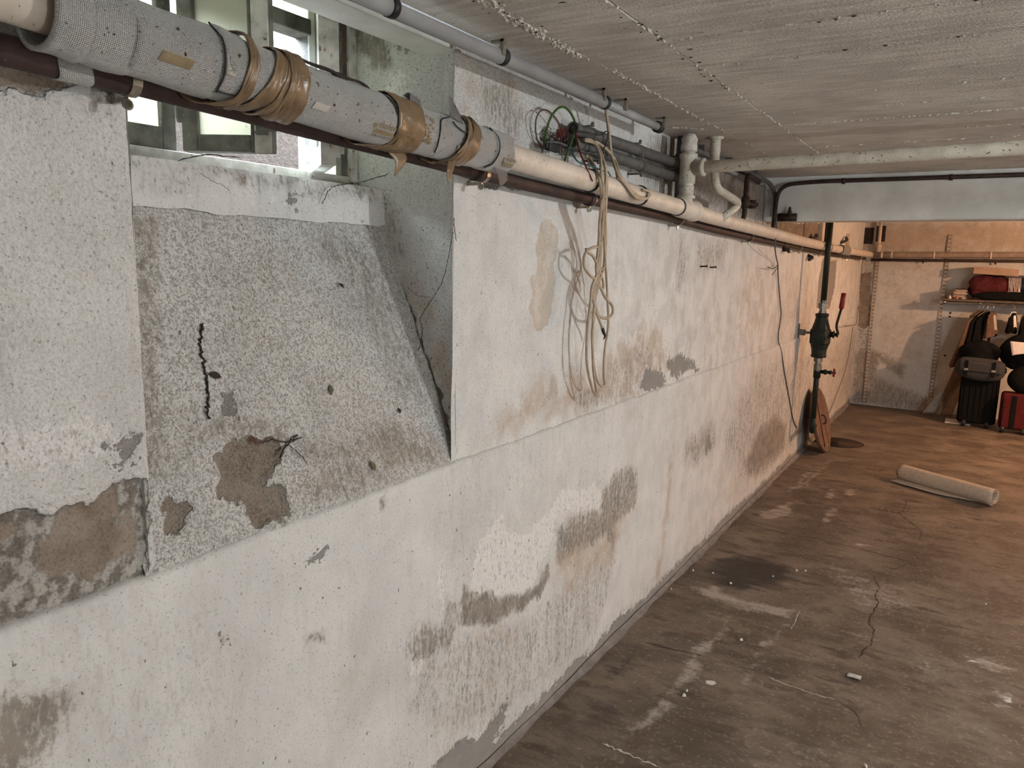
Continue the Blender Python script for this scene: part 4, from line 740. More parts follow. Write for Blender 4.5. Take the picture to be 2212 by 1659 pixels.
# grey conduit under the ceiling
cd = thing('light_conduit', (.12, 1.8, 2.106), 'light grey conduit clipped along the corner of ceiling and left wall', 'conduit')
cz = 2.106; C1 = .115
MB().tube([(C1, -2.5, cz), (C1, 2.27, cz-.002)], .0185, 16).build('tube', M['conduit'], cd); MB().tube([(C1-.002, 2.2, cz), (C1-.006, 2.76, cz)], .0145, 16).build('tube', M['conduit'], cd)
for y in (1.235, 1.655, 2.262): MB().lathe((C1, y, cz), (0, 1, 0), [(0, .0185), (.0, .0215), (.018, .0215), (.019, .0155)], 18).build('collar', M['black'], cd)
MB().lathe((C1-.006, 2.745, cz), (0, 1, 0), [(0, .0145), (0, .021), (.03, .021), (.03, .0145)], 18).build('collar', M['black'], cd)
for y in (1.64, 2.23, 2.40, 2.755): MB().box((C1+.012, y-.004, cz-.004), (C1+.022, y+.010, ZC)).box((C1-.015, y-.004, ZC-.006), (C1+.024, y+.010, ZC)).build('clip', M['metal'], cd, False)
# two dusty conduits on the wall
def wallcond(name, lab, y0, y1, z0, z1, xo, clips):
    t_ = thing(name, (xo, y0, z0), lab, 'conduit', None); f = lambda y: z0+(z1-z0)*(y-y0)/(y1-y0)
    MB().tube([(xo, y0, f(y0)), (xo, (y0+y1)/2, f((y0+y1)/2)+.002), (xo, y1, f(y1))], .0195, 16).build('tube', M['conduit2'], t_)
    MB().lathe((xo, y0-.006, f(y0)), (0, 1, 0), [(.02, .001), (.02, .0165), (0, .0165), (0, .0215), (.03, .0215), (.031, .0195)], 24).build('end_cap', M['conduit2'], t_, False)
    for y in clips:
        z = f(y); b = MB().lathe((xo, y, z), (0, 1, 0), [(0, .0195), (.0, .0225), (.014, .0225), (.014, .0195)], 16)
        for s_ in (-1, 1): b.box((0, y+.002, z+s_*.028-.003), (xo+.008, y+.012, z+s_*.028+.003)).lathe((xo+.004, y+.007, z+s_*.028), (0, 0, s_), [(0, .006), (.010, .006), (.012, .003)], 8)
        b.build('clip', M['conduit2'], t_)
    return t_
wallcond('cable_conduit', 'upper of the two dusty dark conduits behind the hanging cables', 2.19, 3.24, 2.017, 2.021, .05, (2.31, 2.72, 3.12))
wallcond('cable_conduit', 'lower of the two dusty dark conduits behind the hanging cables', 2.18, 3.20, 1.970, 1.962, .052, (2.36, 2.74))
dpz = thing('vent_pipe', (.06, 3.16, 1.84), 'dark grey vertical pipe in the corner behind the cream drain stack', 'pipe')
MB().tube([(.055, 3.20, 1.86), (.055, 3.20, 2.139)], .028, 14).build('pipe', M['conduit2'], dpz)
cc = thing('corner_conduit', (.05, 4, 2.12), 'grey conduit running along the dark ceiling corner up to the beam', 'conduit')
MB().tube(cat([(.045, 3.26, 2.105), (.045, 3.7, 2.112), (.045, 4.5, 2.108), (.05, 4.78, 2.09), (.065, 4.86, 2.03), (.07, 4.87, 1.9)], 6), .013, 10).build('tube', M['conduit2'], cc); MB().box((.0, 3.30, 2.075), (.03, 4.7, 2.09)).build('batten', M['conduit'], cc, False)
for y in (3.45, 3.9, 4.4): MB().box((.028, y, 2.118), (.064, y+.02, 2.14)).build('clip', M['conduit2'], cc, False)

# ------------------------------------------------------------------ CABLES AND WIRES
def wire(name, pts, r, mat, lab, group=None, fn=None, n=8, seg=8):
    P = cat([fn(*p) if fn else p for p in pts], n); o = MB().tube(P, r, seg).build(name, M[mat]); return tag(o, lab, 'cable' if 'cable' in name else 'wire', group)
def XX(xo): return lambda a, b, x=None: tuple(X(a, b, xo if x is None else x))
c1 = lambda a, b, x=None: tuple(X(a, b, float(np.interp(b, [385, 425, 455, 560], [.158, .155, .128, .088])) if x is None else x))
hang = 'cream cables hanging over the heating pipe'
wire('cable_coil', [(1262, 303, .085), (1283, 310, .10), (1296, 335, .13), (1299, 375), (1303, 420), (1297, 480), (1292, 540), (1288, 580), (1294, 610), (1306, 640), (1322, 660), (1323, 678), (1312, 687), (1296, 684), (1288, 668), (1280, 640), (1284, 610), (1296, 585), (1306, 570), (1308, 500), (1306, 440), (1309, 380), (1306, 350, .15)], .0052, 'cable', 'knotted cream cable with a loop bulging right halfway down the wall', None, c1)
wire('cable_coil', [(1304, 430), (1299, 520), (1297, 560), (1290, 590), (1279, 620), (1276, 650), (1270, 700), (1267, 760), (1270, 800), (1280, 840), (1290, 855), (1288, 840), (1282, 800), (1280, 740), (1282, 680), (1287, 640), (1297, 600), (1305, 570), (1307, 500), (1308, 430)], .0047, 'cable', 'cream cable loop hanging lowest on the stained wall', None, c1)
wire('cable_coil', [(1302, 440), (1305, 520), (1310, 600), (1312, 640), (1314, 700), (1306, 760), (1304, 810), (1306, 830), (1298, 834), (1288, 815), (1281, 770), (1279, 720), (1283, 690), (1285, 640), (1292, 600), (1298, 560), (1294, 500), (1300, 430)], .0043, 'cable', 'thinner cream cable loop ending just above and right of the lowest loop', None, c1)
wire('cable_coil', [(1290, 533), (1280, 535), (1268, 542), (1262, 556), (1262, 575), (1272, 592), (1284, 603), (1291, 615), (1302, 625), (1303, 608), (1293, 580), (1282, 555), (1270, 545), (1266, 538)], .0050, 'cable', 'short cream cable turn sticking out left of the knot', None, c1)
wire('cable_coil', [(1299, 470), (1296, 540), (1288, 600), (1282, 640), (1286, 670), (1292, 685), (1300, 706), (1303, 712)], .0047, 'cable', 'cream cable end with black taped tip below the knot', None, c1)
MB().tube([tuple(X(1301, 708, .088)), tuple(X(1304, 718, .088)), tuple(X(1307, 726, .088)), tuple(X(1304, 733, .088))], [.006, .006, .004, .002], 8).build('taped_tip', M['black'], bpy.data.objects['cable_coil.004'])
wire('hanging_cable', [(1258, 303, .075), (1274, 302, .085), (1292, 318, .10), (1303, 345, .14), (1311, 390), (1309, 440), (1306, 500)], .0050, 'cable', 'cream cable arching from the conduit end and dropping over the heating pipe', None, c1)
wire('hanging_cable', [(1258, 325, .06), (1275, 350, .08), (1290, 375, .14), (1297, 400), (1300, 450), (1298, 520)], .0048, 'cable', 'cream cable coming from below the lower conduit into the bundle', None, c1)
wire('hanging_cable', [(1263, 328, .06), (1280, 352, .09), (1293, 378, .145), (1301, 405), (1304, 460), (1302, 510)], .0048, 'cable', 'second cream cable from below the lower conduit, right beside its twin', None, c1)
wire('hanging_cable', [(1308, 228, .105), (1312, 260, .10), (1317, 300, .09), (1321, 335, .09), (1330, 355, .10), (1334, 385, .12), (1338, 398, .11)], .0055, 'cable', 'cream cable dropping straight from the ceiling conduit collar', None, c1)
wire('hanging_cable', [(1270, 304, .085), (1295, 312, .09), (1318, 332, .10), (1333, 372, .14), (1352, 400, .15), (1372, 425, .152), (1392, 430, .152), (1403, 422, .15), (1400, 413, .148), (1388, 410, .148)], .0052, 'cable', 'cream cable sweeping right and tied round the heating pipe', None, c1)
wire('hanging_cable', [(1285, 305, .09), (1305, 318, .095), (1328, 345, .10), (1338, 375, .14), (1360, 407, .152), (1380, 424, .152), (1398, 428, .151), (1400, 418, .15)], .0048, 'cable', 'inner of the two cream cables tied to the right end of the sweep', None, c1)
wire('earth_wire', [(1175, 318, .02), (1177, 295, .04), (1188, 258, .06), (1202, 237, .07), (1215, 231, .075), (1228, 238, .07), (1240, 258, .06), (1242, 275, .05), (1238, 295, .07), (1230, 318, .08), (1222, 340, .10), (1219, 360, .12)], .0036, 'green', 'green and yellow earth wire in a tall arch over the wall hole', None, c1)
wire('loose_wire', [(1168, 318, .01), (1159, 296, .02), (1157, 265, .03), (1164, 244, .035), (1177, 237, .04), (1192, 245, .04), (1205, 262, .04), (1212, 280, .03)], .0022, 'brownw', 'thin brown wire loop left of the green arch', None, c1)
for i, (a, b_, c_, d) in enumerate((((1199, 305), (1207, 284), (1214, 282), (1210, 305)), ((1202, 312), (1210, 286), (1220, 278), (1224, 300)), ((1211, 318), (1213, 290), (1222, 285), (1225, 297)), ((1214, 330), (1212, 296), (1204, 280), (1201, 300)))):
    wire('red_wire', [a+(.02,), b_+(.05+.01*i,), c_+(.055+.008*i,), d+(.03,)], .002, 'red', ('short red wire bent over at the left of the wall hole', 'tallest red wire bow in the wall hole', 'red wire bow ending at the black connector', 'red wire running down to the heating pipe')[i], None, c1)
wire('red_wire', [(1243, 284, .07), (1248, 310, .09), (1255, 335, .11), (1265, 358, .13), (1280, 392, .15)], .0026, 'red', 'straight red wire slanting down across the cream cables', None, c1)
wire('black_wire', [(1173, 320, .02), (1180, 308, .05), (1205, 308, .07), (1225, 316, .07), (1245, 322, .07), (1262, 328, .075), (1290, 333, .08), (1312, 335, .08)], .0042, 'greyw', 'thick grey flex arching out of the wall hole', None, c1)
wire('black_wire', [(1243, 282, .08), (1270, 286, .085), (1298, 292, .09), (1306, 285, .10), (1314, 286, .10), (1309, 310, .10), (1300, 330, .10)], .002, 'black', 'thin black wire zigzagging in front of the upper conduit', None, c1)
wire('grey_wire', [(1225, 316, .08), (1238, 335, .10), (1250, 350, .12), (1275, 358, .13), (1305, 370, .16)], .0024, 'teal', 'teal wire sagging right towards the cream bundle', None, c1)
wire('grey_wire', [(1240, 315, .08), (1258, 328, .09), (1280, 330, .10), (1295, 326, .10)], .002, 'greyw', 'thin grey wire curling under the lower conduit', None, c1)
wire('grey_wire', [(1313, 370, .02), (1322, 385, .03), (1333, 398, .05)], .002, 'black', 'short dark wire end hanging behind the heating pipe', None, c1)
for (x0, x1, y0, y1, lab) in ((1180, 1203, 313, 324, 'black connector block lying in the wall hole'), (1217, 1226, 300, 311, 'small black terminal among the red wires')):
    p, q = X(x0, y1, .05), X(x1, y0, .05); b = MB().box((.045, p[1], p[2]), (.062, q[1], q[2])).box((.05, p[1]-.008, p[2]+.004), (.058, p[1], q[2]-.004)).box((.05, q[1], p[2]+.004), (.058, q[1]+.006, q[2]-.004)); tag(bev(b.build('connector', M['black'], None, False), .002), lab, 'connector')
# flex hanging from the riser, thin wires on the wall
wire('hanging_flex', [(1676, 475, .10), (1677, 500, .12), (1674, 530, .12), (1676, 552, .07), (1680, 570, .03), (1681, 600, .012), (1684, 640, .012), (1687, 680, .012), (1681, 730, .012), (1688, 760, .014), (1694, 800, .018), (1703, 850, .018), (1713, 905, .018), (1722, 925, .018)], .0042, 'greyw', 'dark flex trailing down the wall from the beam corner', None, c1)
wire('wire_ends', [(1680, 572, .03), (1672, 580, .04), (1664, 579, .05), (1658, 577, .05)], .0028, 'black', 'stiff wire ends sticking out left of the dark flex', None, c1); wire('wire_ends', [(1681, 574, .03), (1676, 583, .035), (1668, 594, .03)], .0024, 'black', 'lower wire end splayed out of the dark flex', None, c1)
wire('corner_wire', [(1868, 553, .06), (1862, 572, .02), (1861, 600, .02), (1857, 640, .02), (1852, 680, .02), (1849, 700, .03), (1838, 703, .08), (1822, 704, .08)], .0028, 'brownw', 'thin brown wire coming down the back corner to a bent bracket', None, c1)
wire('corner_wire', [(1842, 706, .03), (1837, 745, .02), (1826, 800, .02), (1808, 850, .02), (1792, 890, .02), (1784, 900, .02)], .0026, 'brownw', 'thin brown wire running low along the wall to the floor', None, c1)
for q in ((1512, 576), (1532, 578)):
    p = X(*q); tag(MB().tube([tuple(p-np.array([.01, 0, 0])), tuple(p+np.array([.03, .012, .003]))], .004, 8).lathe(tuple(p+np.array([.03, .012, .003])), (1, .3, 0), [(0, .004), (0, .008), (.004, .008)], 8).build('nail', M['rustp']), 'rusty nail in the wall, '+('left' if q[0] < 1520 else 'right')+' one of the pair under the pipes', 'nail')
p = X(1690, 542); tag(MB().tube([tuple(p), tuple(p+np.array([.05, 0, 0]))], .005, 8).box((.04, p[1]-.03, p[2]-.014), (.05, p[1]+.03, p[2]-.004)).box((.0, p[1]-.006, p[2]), (.05, p[1]+.006, p[2]+.03)).build('wall_hook', M['rustp']), 'small rusty bracket just under the brown pipe past the flex', 'hook')
for (a, b_, lab) in (((1745, 552), (1741, 561), 'dark peg under the pipe left of the green pump pipe'), ((1747, 517), (1757, 508), 'dark cable hook above the cream pipe left of the pump pipe'), ((1815, 525), (1823, 513), 'dark cable hook above the foil patch in the far corner')):
    p, q = X(*a), X(*b_); tag(MB().tube(cat([p, (p+q)/2+np.array([.04, 0, 0]), q+np.array([.02, 0, 0])], 5), .014, 8).build('cable_hook', M['black']), lab, 'hook')
for (y, w_, z0, z1, lab) in ((6.78, .10, 1.80, 2.139, 'pinkish batten on the wall above the pipes'), (7.02, .05, 1.80, 2.139, 'dark slim batten beside the pinkish one')): tag(bev(MB().box((-.01, y, z0), (.03, y+w_, z1)).build('wall_batten', M['cream' if w_ > .06 else 'brown'], None, False), .004), lab, 'batten')
p = X(1828, 520); tag(bev(MB().box((-.01, p[1]-.05, p[2]-.05), (.04, p[1]+.05, p[2]+.07)).build('junction_box', M['cream'], None, False), .006), 'small cream junction box above the pipes in the far corner', 'box')

# ------------------------------------------------------------------ HAND PUMP on the far wall
px, pyy = .168, 6.27
hpmp = thing('hand_pump', (px, pyy, .2), 'dark green hand pump on a vertical pipe with a red lever grip', 'pump')
zy = lambda a, b: float(hit(a, b, (0, 1, 0), (0, pyy, 0))[2])
z1, z2, z3, z4 = zy(1777, 662), zy(1777, 676), zy(1772, 772), zy(1768, 795)
MB().tube([(px, pyy, z1), (px, pyy, 2.139)], .0225, 16).build('upper_pipe', M['pump'], hpmp)
MB().lathe((px, pyy, z1-.06), (0, 0, 1), [(0, .02), (.0, .030), (.02, .030), (.022, .025), (.045, .025), (.045, .036), (.085, .036), (.088, .024), (.11, .023)], 8).build('coupling', M['brass'], hpmp, False)
zt, zb_ = z2-.0, z3
prof = [(0, .03), (0, .062), (.03, .066), (.04, .058), (.10, .070), (.20, .088), (.30, .088), (.40, .070), (.44, .052), (.445, .035)]; H = zt-zb_
b = MB()
pr = [(0, .032), (.0, .058), (.05, .062), (.055, .056), (.18, .060), (.30, .072), (.32, .08), (.62, .08), (.64, .072), (.80, .055), (.92, .046), (.93, .053), (.98, .053), (1.0, .030)]
b.lathe((px, pyy, zb_), (0, 0, 1), [(h_*H, r_*.98) for h_, r_ in pr], 10)
o = b.build('body', M['pump'], hpmp, False); bev(o, .003)
for dy in (-1, 1): MB().lathe((px, pyy+dy*.062, zb_+H*.48), (0, dy, 0), [(0, .058), (.012, .058), (.016, .05), (.02, .02)], 14).build('cover_plate', M['pump'], hpmp)
for k in range(8): a_ = k*PI/4; MB().lathe((px+.048*math.cos(a_), pyy-.076, zb_+H*.48+.048*math.sin(a_)), (0, -1, 0), [(0, .007), (.008, .007), (.010, .003)], 6).build('bolt', M['pump'], hpmp, False)
zl = zy(1790, 722)
MB().tube(fillet([(px+.05, pyy, zl), (px+.135, pyy, zl-.005), tuple(Y(1806, 705, pyy)), tuple(Y(1818, 665, pyy))], .03), .010, 10).build('lever', M['pump'], hpmp)
lev = bpy.data.objects['lever']
pa, pb = Y(1817, 668, pyy), Y(1823, 634, pyy); MB().tube([tuple(pa), tuple(pa*.9+pb*.1), tuple(pb), tuple(pb+np.array([0, 0, .004]))], [.014, .019, .019, .012], 12).build('lever_grip', M['redp'], lev)
MB().lathe((px+.07, pyy, zl), (1, 0, 0), [(0, .022), (.02, .022), (.022, .03), (.03, .03), (.032, .014), (.05, .014), (.05, .022), (.058, .022)], 12).build('lever_boss', M['pump'], hpmp)
MB().box((-.005, pyy-.03, zl-.02), (.05, pyy+.03, zl+.025)).box((.03, pyy-.012, zl-.006), (px-.02, pyy+.012, zl+.012)).box((-.004, pyy-.02, zl-.06), (.008, pyy+.02, zl+.07)).build('wall_bracket', M['brass'], hpmp, False)
MB().lathe((px, pyy, z4-.02), (0, 0, 1), [(0, .022), (.0, .030), (.05, .030), (.052, .024), (.07, .024), (.07, .034), (.10, .034), (.103, .022)], 8).build('coupling', M['brass'], hpmp, False)
zv = zy(1775, 803); MB().tube([(px, pyy, zb_+.01), (px, pyy, .36)], .0215, 16).build('lower_pipe', M['pump'], hpmp)
b = MB().lathe((px, pyy, zv-.05), (0, 0, 1), [(0, .022), (0, .028), (.09, .028), (.09, .022)], 12).lathe((px+.02, pyy, zv), (1, 0, 0), [(0, .014), (.03, .016), (.032, .021), (.05, .021), (.052, .013), (.075, .013), (.075, .018), (.085, .018), (.086, .008), (.12, .007)], 10); dv = b.build('drain_valve', M['pump'], hpmp)
b = MB().tube([(px+.125, pyy+.030*math.cos(2*PI*k/20), zv+.030*math.sin(2*PI*k/20)) for k in range(21)], .006, 6)
for k in range(4): b.tube([(px+.122, pyy, zv), (px+.125, pyy+.030*math.cos(PI*k/2), zv+.030*math.sin(PI*k/2))], .004, 6)
b.build('hand_wheel', M['redp'], dv)
MB().tube(fillet([(px, pyy, .40), (px, pyy, .285), (px-.03, pyy+.26, .285)], .06), .0235, 14).build('elbow', M['pump'], hpmp)
MB().tube(cat([(px-.028, pyy+.24, .285), (.085, 6.72, .26), (.085, 6.98, .17), (.12, 7.2, .06), (.17, 7.29, -.04), (.20, 7.32, -.12)], 6), .018, 10).build('suction_hose', M['black'], hpmp)
# round lid leaning beside the pump
LR = .285; tilt = math.radians(14)
lc = Vector((.205-math.sin(tilt)*LR, 6.86, LR*math.cos(tilt)+.004)); ax = Vector((math.cos(tilt), -.02, math.sin(tilt))).normalized()
lid = thing('manhole_lid', (.2, 6.86, 0), 'round rusty brown manhole lid leaning behind the green pump pipe', 'lid')
MB().lathe(lc-ax*.014, ax, [(0, LR-.004), (.003, LR), (.026, LR), (.029, LR-.004), (.029, LR-.03), (.026, LR-.034), (.026, .02), (.026, 0)], 44).build('disc', M['lid'], lid)
u_ = Vector((0, 1, 0)); w_ = ax.cross(u_).normalized()
for k in (-.09, .09):
    c_ = lc+ax*.0135+u_*k; L_ = math.sqrt((LR-.04)**2-k*k); b = MB(); a0, a1 = c_-w_*L_, c_+w_*L_; b.tube([a0, a1], .0035, 6); b.build('seam', M['rustp'], lid)
MB().tube(cat([lc+ax*.014+w_*.04, lc+ax*.04+w_*.025, lc+ax*.04-w_*.025, lc+ax*.014-w_*.04], 5), .006, 8).build('lift_ring', M['rustp'], lid)

# ------------------------------------------------------------------ CARPET ROLL
ra, rb = np.array([.835, 6.305, 0]), np.array([1.435, 5.955, 0]); d = rb-ra; Lr = np.linalg.norm(d); d /= Lr; sd = np.array([d[1], -d[0], 0]); sd = -sd if sd[1] > 0 else sd
cr_ = thing('carpet_roll', tuple((ra+rb)/2), 'short beige carpet offcut loosely rolled up on the bare floor', 'carpet roll')
prs = []
R0 = .058
for k in range(64):
    a_ = k/63*4.6*PI; r = .030+(R0-.030)*min(1, k/63*1.0); prs.append((r*math.sin(a_+.2), R0+.004+r*math.cos(a_+.2)))
# last turn leaves the roll tangentially and lies on the floor as a flap
end = prs[-1]; flap = [(-.01, .010), (.045, .005), (.10, .0045), (.135, .006)]
def prof_at(u): return None
turn = [p for p in prs]
# rotate so the spiral ends at the bottom
ang = math.atan2(turn[-1][0], -(turn[-1][1]-R0-.004)); ca, sa = math.cos(-ang), math.sin(-ang)
turn = [(x*ca-(z-R0-.004)*sa, R0+.004+x*sa+(z-R0-.004)*ca) for x, z in turn]
def mk(u):
    k = 1-.9*sst(u, .45, .98); fl_ = [(x*k if x > 0 else x, z) for x, z in flap]; return turn[:-1]+fl_
NP = len(mk(0)); 
def crl(u, v):
    i = min(int(round(v*(NP-1))), NP-1); x, z = mk(u)[i]; wob = .003*math.sin(u*9+i*.1); q = ra+d*(u*Lr-(.025 if i < 20 else 0)*(u < .02))+sd*(x+wob)+np.array([0, 0, z]); return tuple(q)
MB().grid(crl, 30, NP-1, .0045).build('carpet', M['carpet'], cr_)
MB().grid(lambda u, v: tuple(np.array(crl(u, (NP-4+3*v)/(NP-1) if v < 1 else 1))+np.array([0, 0, .0015])) if u < .6 else tuple(np.array(crl(.6, (NP-4+3*v)/(NP-1)))+np.array([0, 0, .0015])), 30, 3).build('backing', M['carpetb'], cr_)

# ------------------------------------------------------------------ SHELF, CLOTHES, LUGGAGE on the back wall
def std(x0, xb, z0, z1, lab):
    t_ = thing('shelf_standard', ((x0+xb)/2, YB, z0), lab, 'shelf rail'); n = int((z1-z0)/.042)
    f = lambda z: xb+(x0-xb)*(z-z0)/(z1-z0)
    MB().tube([(f(z0)-.017, YB-.010, z0), (f(z1)-.017, YB-.010, z1)], .006, 6).tube([(f(z0)+.017, YB-.010, z0), (f(z1)+.017, YB-.010, z1)], .006, 6).build('flange', M['steel'], t_)
    MB().box((-.017, -.014, 0), (.017, .004, math.hypot(z1-z0, x0-xb)), Matrix.Translation((xb, YB, z0)) @ Matrix.Rotation(math.atan2(x0-xb, z1-z0), 4, 'Y')).build('channel', M['pipewrap'], t_, False)
    b = MB()
    for i in range(n): z = z0+.02+i*.042; b.box((f(z)-.015, YB-.018, z-.008), (f(z)+.015, YB-.013, z+.010))
    o = b.build('rung', M['steel'], t_, False); o['kind'] = 'stuff'
std(.165, .176, .03, 1.68, 'slotted steel upright left on the back wall, full height'); std(.862, .853, .17, 1.98, 'slotted steel upright carrying the left end of the clothes shelf')
SZ, SY0 = 1.285, 9.27
sh = thing('clothes_shelf', (1.6, 9.45, SZ), 'brown wall shelf with a metal clothes rail under its front edge', 'shelf')
bev(MB().box((.868, SY0, SZ-.010), (2.6, YB-.02, SZ+.010)).build('board', M['shelf'], sh, False), .002)
MB().tube([(.85, SY0+.03, SZ-.028), (2.6, SY0+.03, SZ-.028)], .0105, 12).build('clothes_rail', M['chrome'], sh); MB().lathe((.845, SY0+.03, SZ-.028), (1, 0, 0), [(0, .014), (.06, .014), (.061, .011)], 12).build('rail_end', M['chrome'], sh)
for x in (.862, 2.0): MB().box((x-.006, SY0+.02, SZ-.045), (x+.006, YB-.01, SZ-.010)).build('bracket', M['steel'], sh, False)
T = SZ+.010
def on9(a, b_, y=9.4): return Y(a, b_, y)
# stack of papers and books
zc_ = T; labs = ['dark red book at the bottom of the shelf stack', 'thick beige volume second in the shelf stack', 'thin dark book third in the shelf stack', 'pale magazine in the middle of the shelf stack', 'brown book fifth in the shelf stack', 'faded magazine near the top of the shelf stack', 'dark folder lying slanted on top of the shelf stack']
for i, (th_, mt, w2) in enumerate(((.018, 'redcloth', .125), (.022, 'book', .12), (.010, 'brownc', .13), (.012, 'paper', .12), (.018, 'book', .115), (.010, 'fringe', .11), (.012, 'blackc', .13))):
    dx = random.uniform(-.008, .008); rz = random.uniform(-.12, .12); Mt = Matrix.Translation((1.03+dx, 9.40, zc_)) @ Matrix.Rotation(rz, 4, 'Z') @ (Matrix.Rotation(.0, 4, 'Y'))
    t_ = thing('book', (1.03+dx, 9.40, zc_), labs[i], 'book', 'books stacked on the clothes shelf')
    bev(MB().box((-w2/2, -.09, 0), (w2/2, .09, .003), Mt).box((-w2/2, -.09, th_-.003), (w2/2, .09, th_), Mt).box((w2/2-.004, -.09, 0), (w2/2, .09, th_), Mt).build('cover', M[mt], t_, False), .001); MB().box((-w2/2+.003, -.086, .003), (w2/2-.004, .086, th_-.003), Mt).build('pages', M['book'], t_, False); zc_ += th_+.0005
def blob(name, c, r, mat, lab, catg, nz=.12, fl=.0, sub=None):
    b = bmesh.new(); bmesh.ops.create_icosphere(b, subdivisions=4, radius=1); v = []
    for q in b.verts:
        p = np.array(q.co); a_ = fbm(np.array(p[0]*2.3+c[0]*7), np.array(p[1]*2.3+p[2]*1.9+c[2]*5), 4)-.5; p = p*(1+nz*2*a_); z = max(p[2], -1+fl) ; v.append((c[0]+p[0]*r[0], c[1]+p[1]*r[1], c[2]+z*r[2]))
    f = [tuple(x.index for x in q.verts) for q in b.faces]; b.free(); o = obj(name, v, f, M[mat]); return tag(o, lab, catg)
for (x, mt, r, lab) in ((.935, 'paper', .016, 'tiny white figurine at the left end of the shelf'), (1.00, 'orange', .013, 'small orange ornament in front of the book stack'), (1.055, 'palec', .016, 'small cream cup in front of the book stack')):
    tag(MB().lathe((x, SY0+.03, T), (0, 0, 1), [(0, r*.8), (.004, r), (r*1.1, r*.9), (r*1.4, r*.5), (r*2, r*.55), (r*2.3, .002)] if mt != 'palec' else [(0, r*.7), (.003, r), (r*1.1, r*1.3), (r*1.1, r*1.15), (.006, r*.8)], 14).build('ornament', M[mt]), lab, 'ornament')
# red quilt bundle with fringe, flat beige box, blue bag, black bag
bd = thing('quilt_bundle', (1.30, 9.43, T+.07), 'folded dark red quilt with a pale net fringe on its right side', 'blanket')
def quilt(u, v):
    a_ = v*2*PI; x = 1.10+.36*u; e = math.sin(min(u*5, 1)*PI/2)*(1-.25*sst(u, .8, 1.)); k = .115*(.55+.45*e)
    z = T+.14+k*math.sin(a_)*(1+.08*math.sin(u*19)+.07*math.sin(a_*3+u*7)); return (x+.012*math.sin(a_*2), 9.43+.13*math.cos(a_)*(.7+.3*e)*(1+.06*math.sin(a_*4+u*11)), z)
MB().grid(quilt, 34, 40).lathe((1.11, 9.43, T+.14), (1, 0, 0), [(0, .07), (.002, .02)], 12).lathe((1.455, 9.43, T+.14), (1, 0, 0), [(0, .085), (.004, .02)], 12).build('quilt', M['redcloth'], bd)
b = MB().grid(lambda u, v: (1.13+.30*u, 9.30+.03*math.sin(v*PI), T+.03+.10*v+.012*math.sin(u*9)), 16, 8, .02).build('fold', M['redcloth'], bd)
b = MB()
for i in range(10):
    x = 1.455+.011*i; b.tube(cat([(x-.01, 9.31, T+.235), (x-.005, 9.295, T+.16), (x+.006*math.sin(i*2.), 9.29, T+.10), (x+.016*math.sin(i*3.), 9.29, T+.02)], 4), .0032, 5)
    b.tube(cat([(x-.01, 9.29, T+.10), (x+.008, 9.288, T+.075), (x-.004, 9.288, T+.05), (x+.014, 9.29, T+.03)], 4), .0026, 5)
b.build('fringe', M['fringe'], bd)
p = on9(2110, 556); tag(bev(MB().box((1.12, 9.30, T+.262), (1.52, 9.55, T+.335), Matrix.Translation((1.3, 9.4, T+.3)) @ Matrix.Rotation(.05, 4, 'Y') @ Matrix.Translation((-1.3, -9.4, -T-.3))).build('flat_box', M['card'], None, False), .006), 'flat beige cardboard box on top of the red quilt', 'box')
blob('plastic_bag', (1.66, 9.42, T+.165), (.13, .11, .12), 'blue', 'crumpled blue bag beside the fringe of the red quilt', 'bag', .2, .15)
blob('black_bag', (1.50, 9.262, T+.045), (.36, .042, .05), 'blackc', 'flat black garment bag lying along the shelf front', 'bag', .12, .25)
# hangers with clothes
RZ = SZ-.028; RY = SY0+.03
def garment(x, yaw, mats, lab, L, wtop, wbot, lean=.0, hk='metal', dz=0., catg='garment'):
    t_ = thing('hung_garment', (x, RY, RZ), lab, catg, 'clothes on the rail'); c_, s_ = math.cos(yaw), math.sin(yaw)
    def P(a, dd, z): return (x+a*c_-dd*s_+lean*max(0, RZ-z), RY+a*s_+dd*c_, z)
    MB().tube([P(.016*math.cos(k), 0, RZ+.0125-.016+.016*math.sin(k)+.0) for k in np.linspace(-.4, PI*1.1, 9)][::-1]+[P(.0, 0, RZ-.05), P(0, 0, RZ-.075)], .0022, 6).build('hook', M['chrome'], t_)
    MB().tube([P(-wtop*.95, 0, RZ-.125), P(-.02, 0, RZ-.075), P(.02, 0, RZ-.075), P(wtop*.95, 0, RZ-.125)], .007, 8).build('hanger', M['paper' if hk == 'paper' else 'shelf'], t_)
    def f(u, v):
        a_ = v*2*PI; k = sst(u, 0, .10); hw = (.03+(wtop-.03)*k)+(wbot-wtop)*u; th = .018+.035*u
        rip = 1+.22*math.sin(a_*7+x*40)*u; z = RZ-.085-.045*k*abs(math.cos(a_))-(L)*u; return P(hw*math.cos(a_), th*math.sin(a_)*rip, z)
    MB().grid(f, 24, 56).build('cloth', M[mats[0]], t_)
    if len(mats) > 1: MB().grid(lambda u, v: tuple(np.array(f(.1+.7*u, .70+.10*v))+np.array([0, -.006, 0])), 12, 5).build('lining', M[mats[1]], t_)
    return t_
garment(1.22, 1.25, ['brownc'], 'brown coat leftmost on the clothes rail', .55, .17, .20, -.20)
garment(1.25, 1.15, ['blackc', 'palec'], 'black jacket with pale lining next to the brown coat', .58, .17, .18, -.10)
garment(1.29, 1.1, ['blackc', 'mauve'], 'dark jacket with a mauve lining panel on the rail', .50, .17, .17, -.06)
garment(1.34, 1.3, ['brownc', 'palec'], 'brown shirt with pale collar at the middle of the rail', .22, .15, .13)
garment(1.52, .75, ['blackc', 'paper'], 'short black top with white trim on a dark hanger', .17, .05, .045, 0, 'paper')
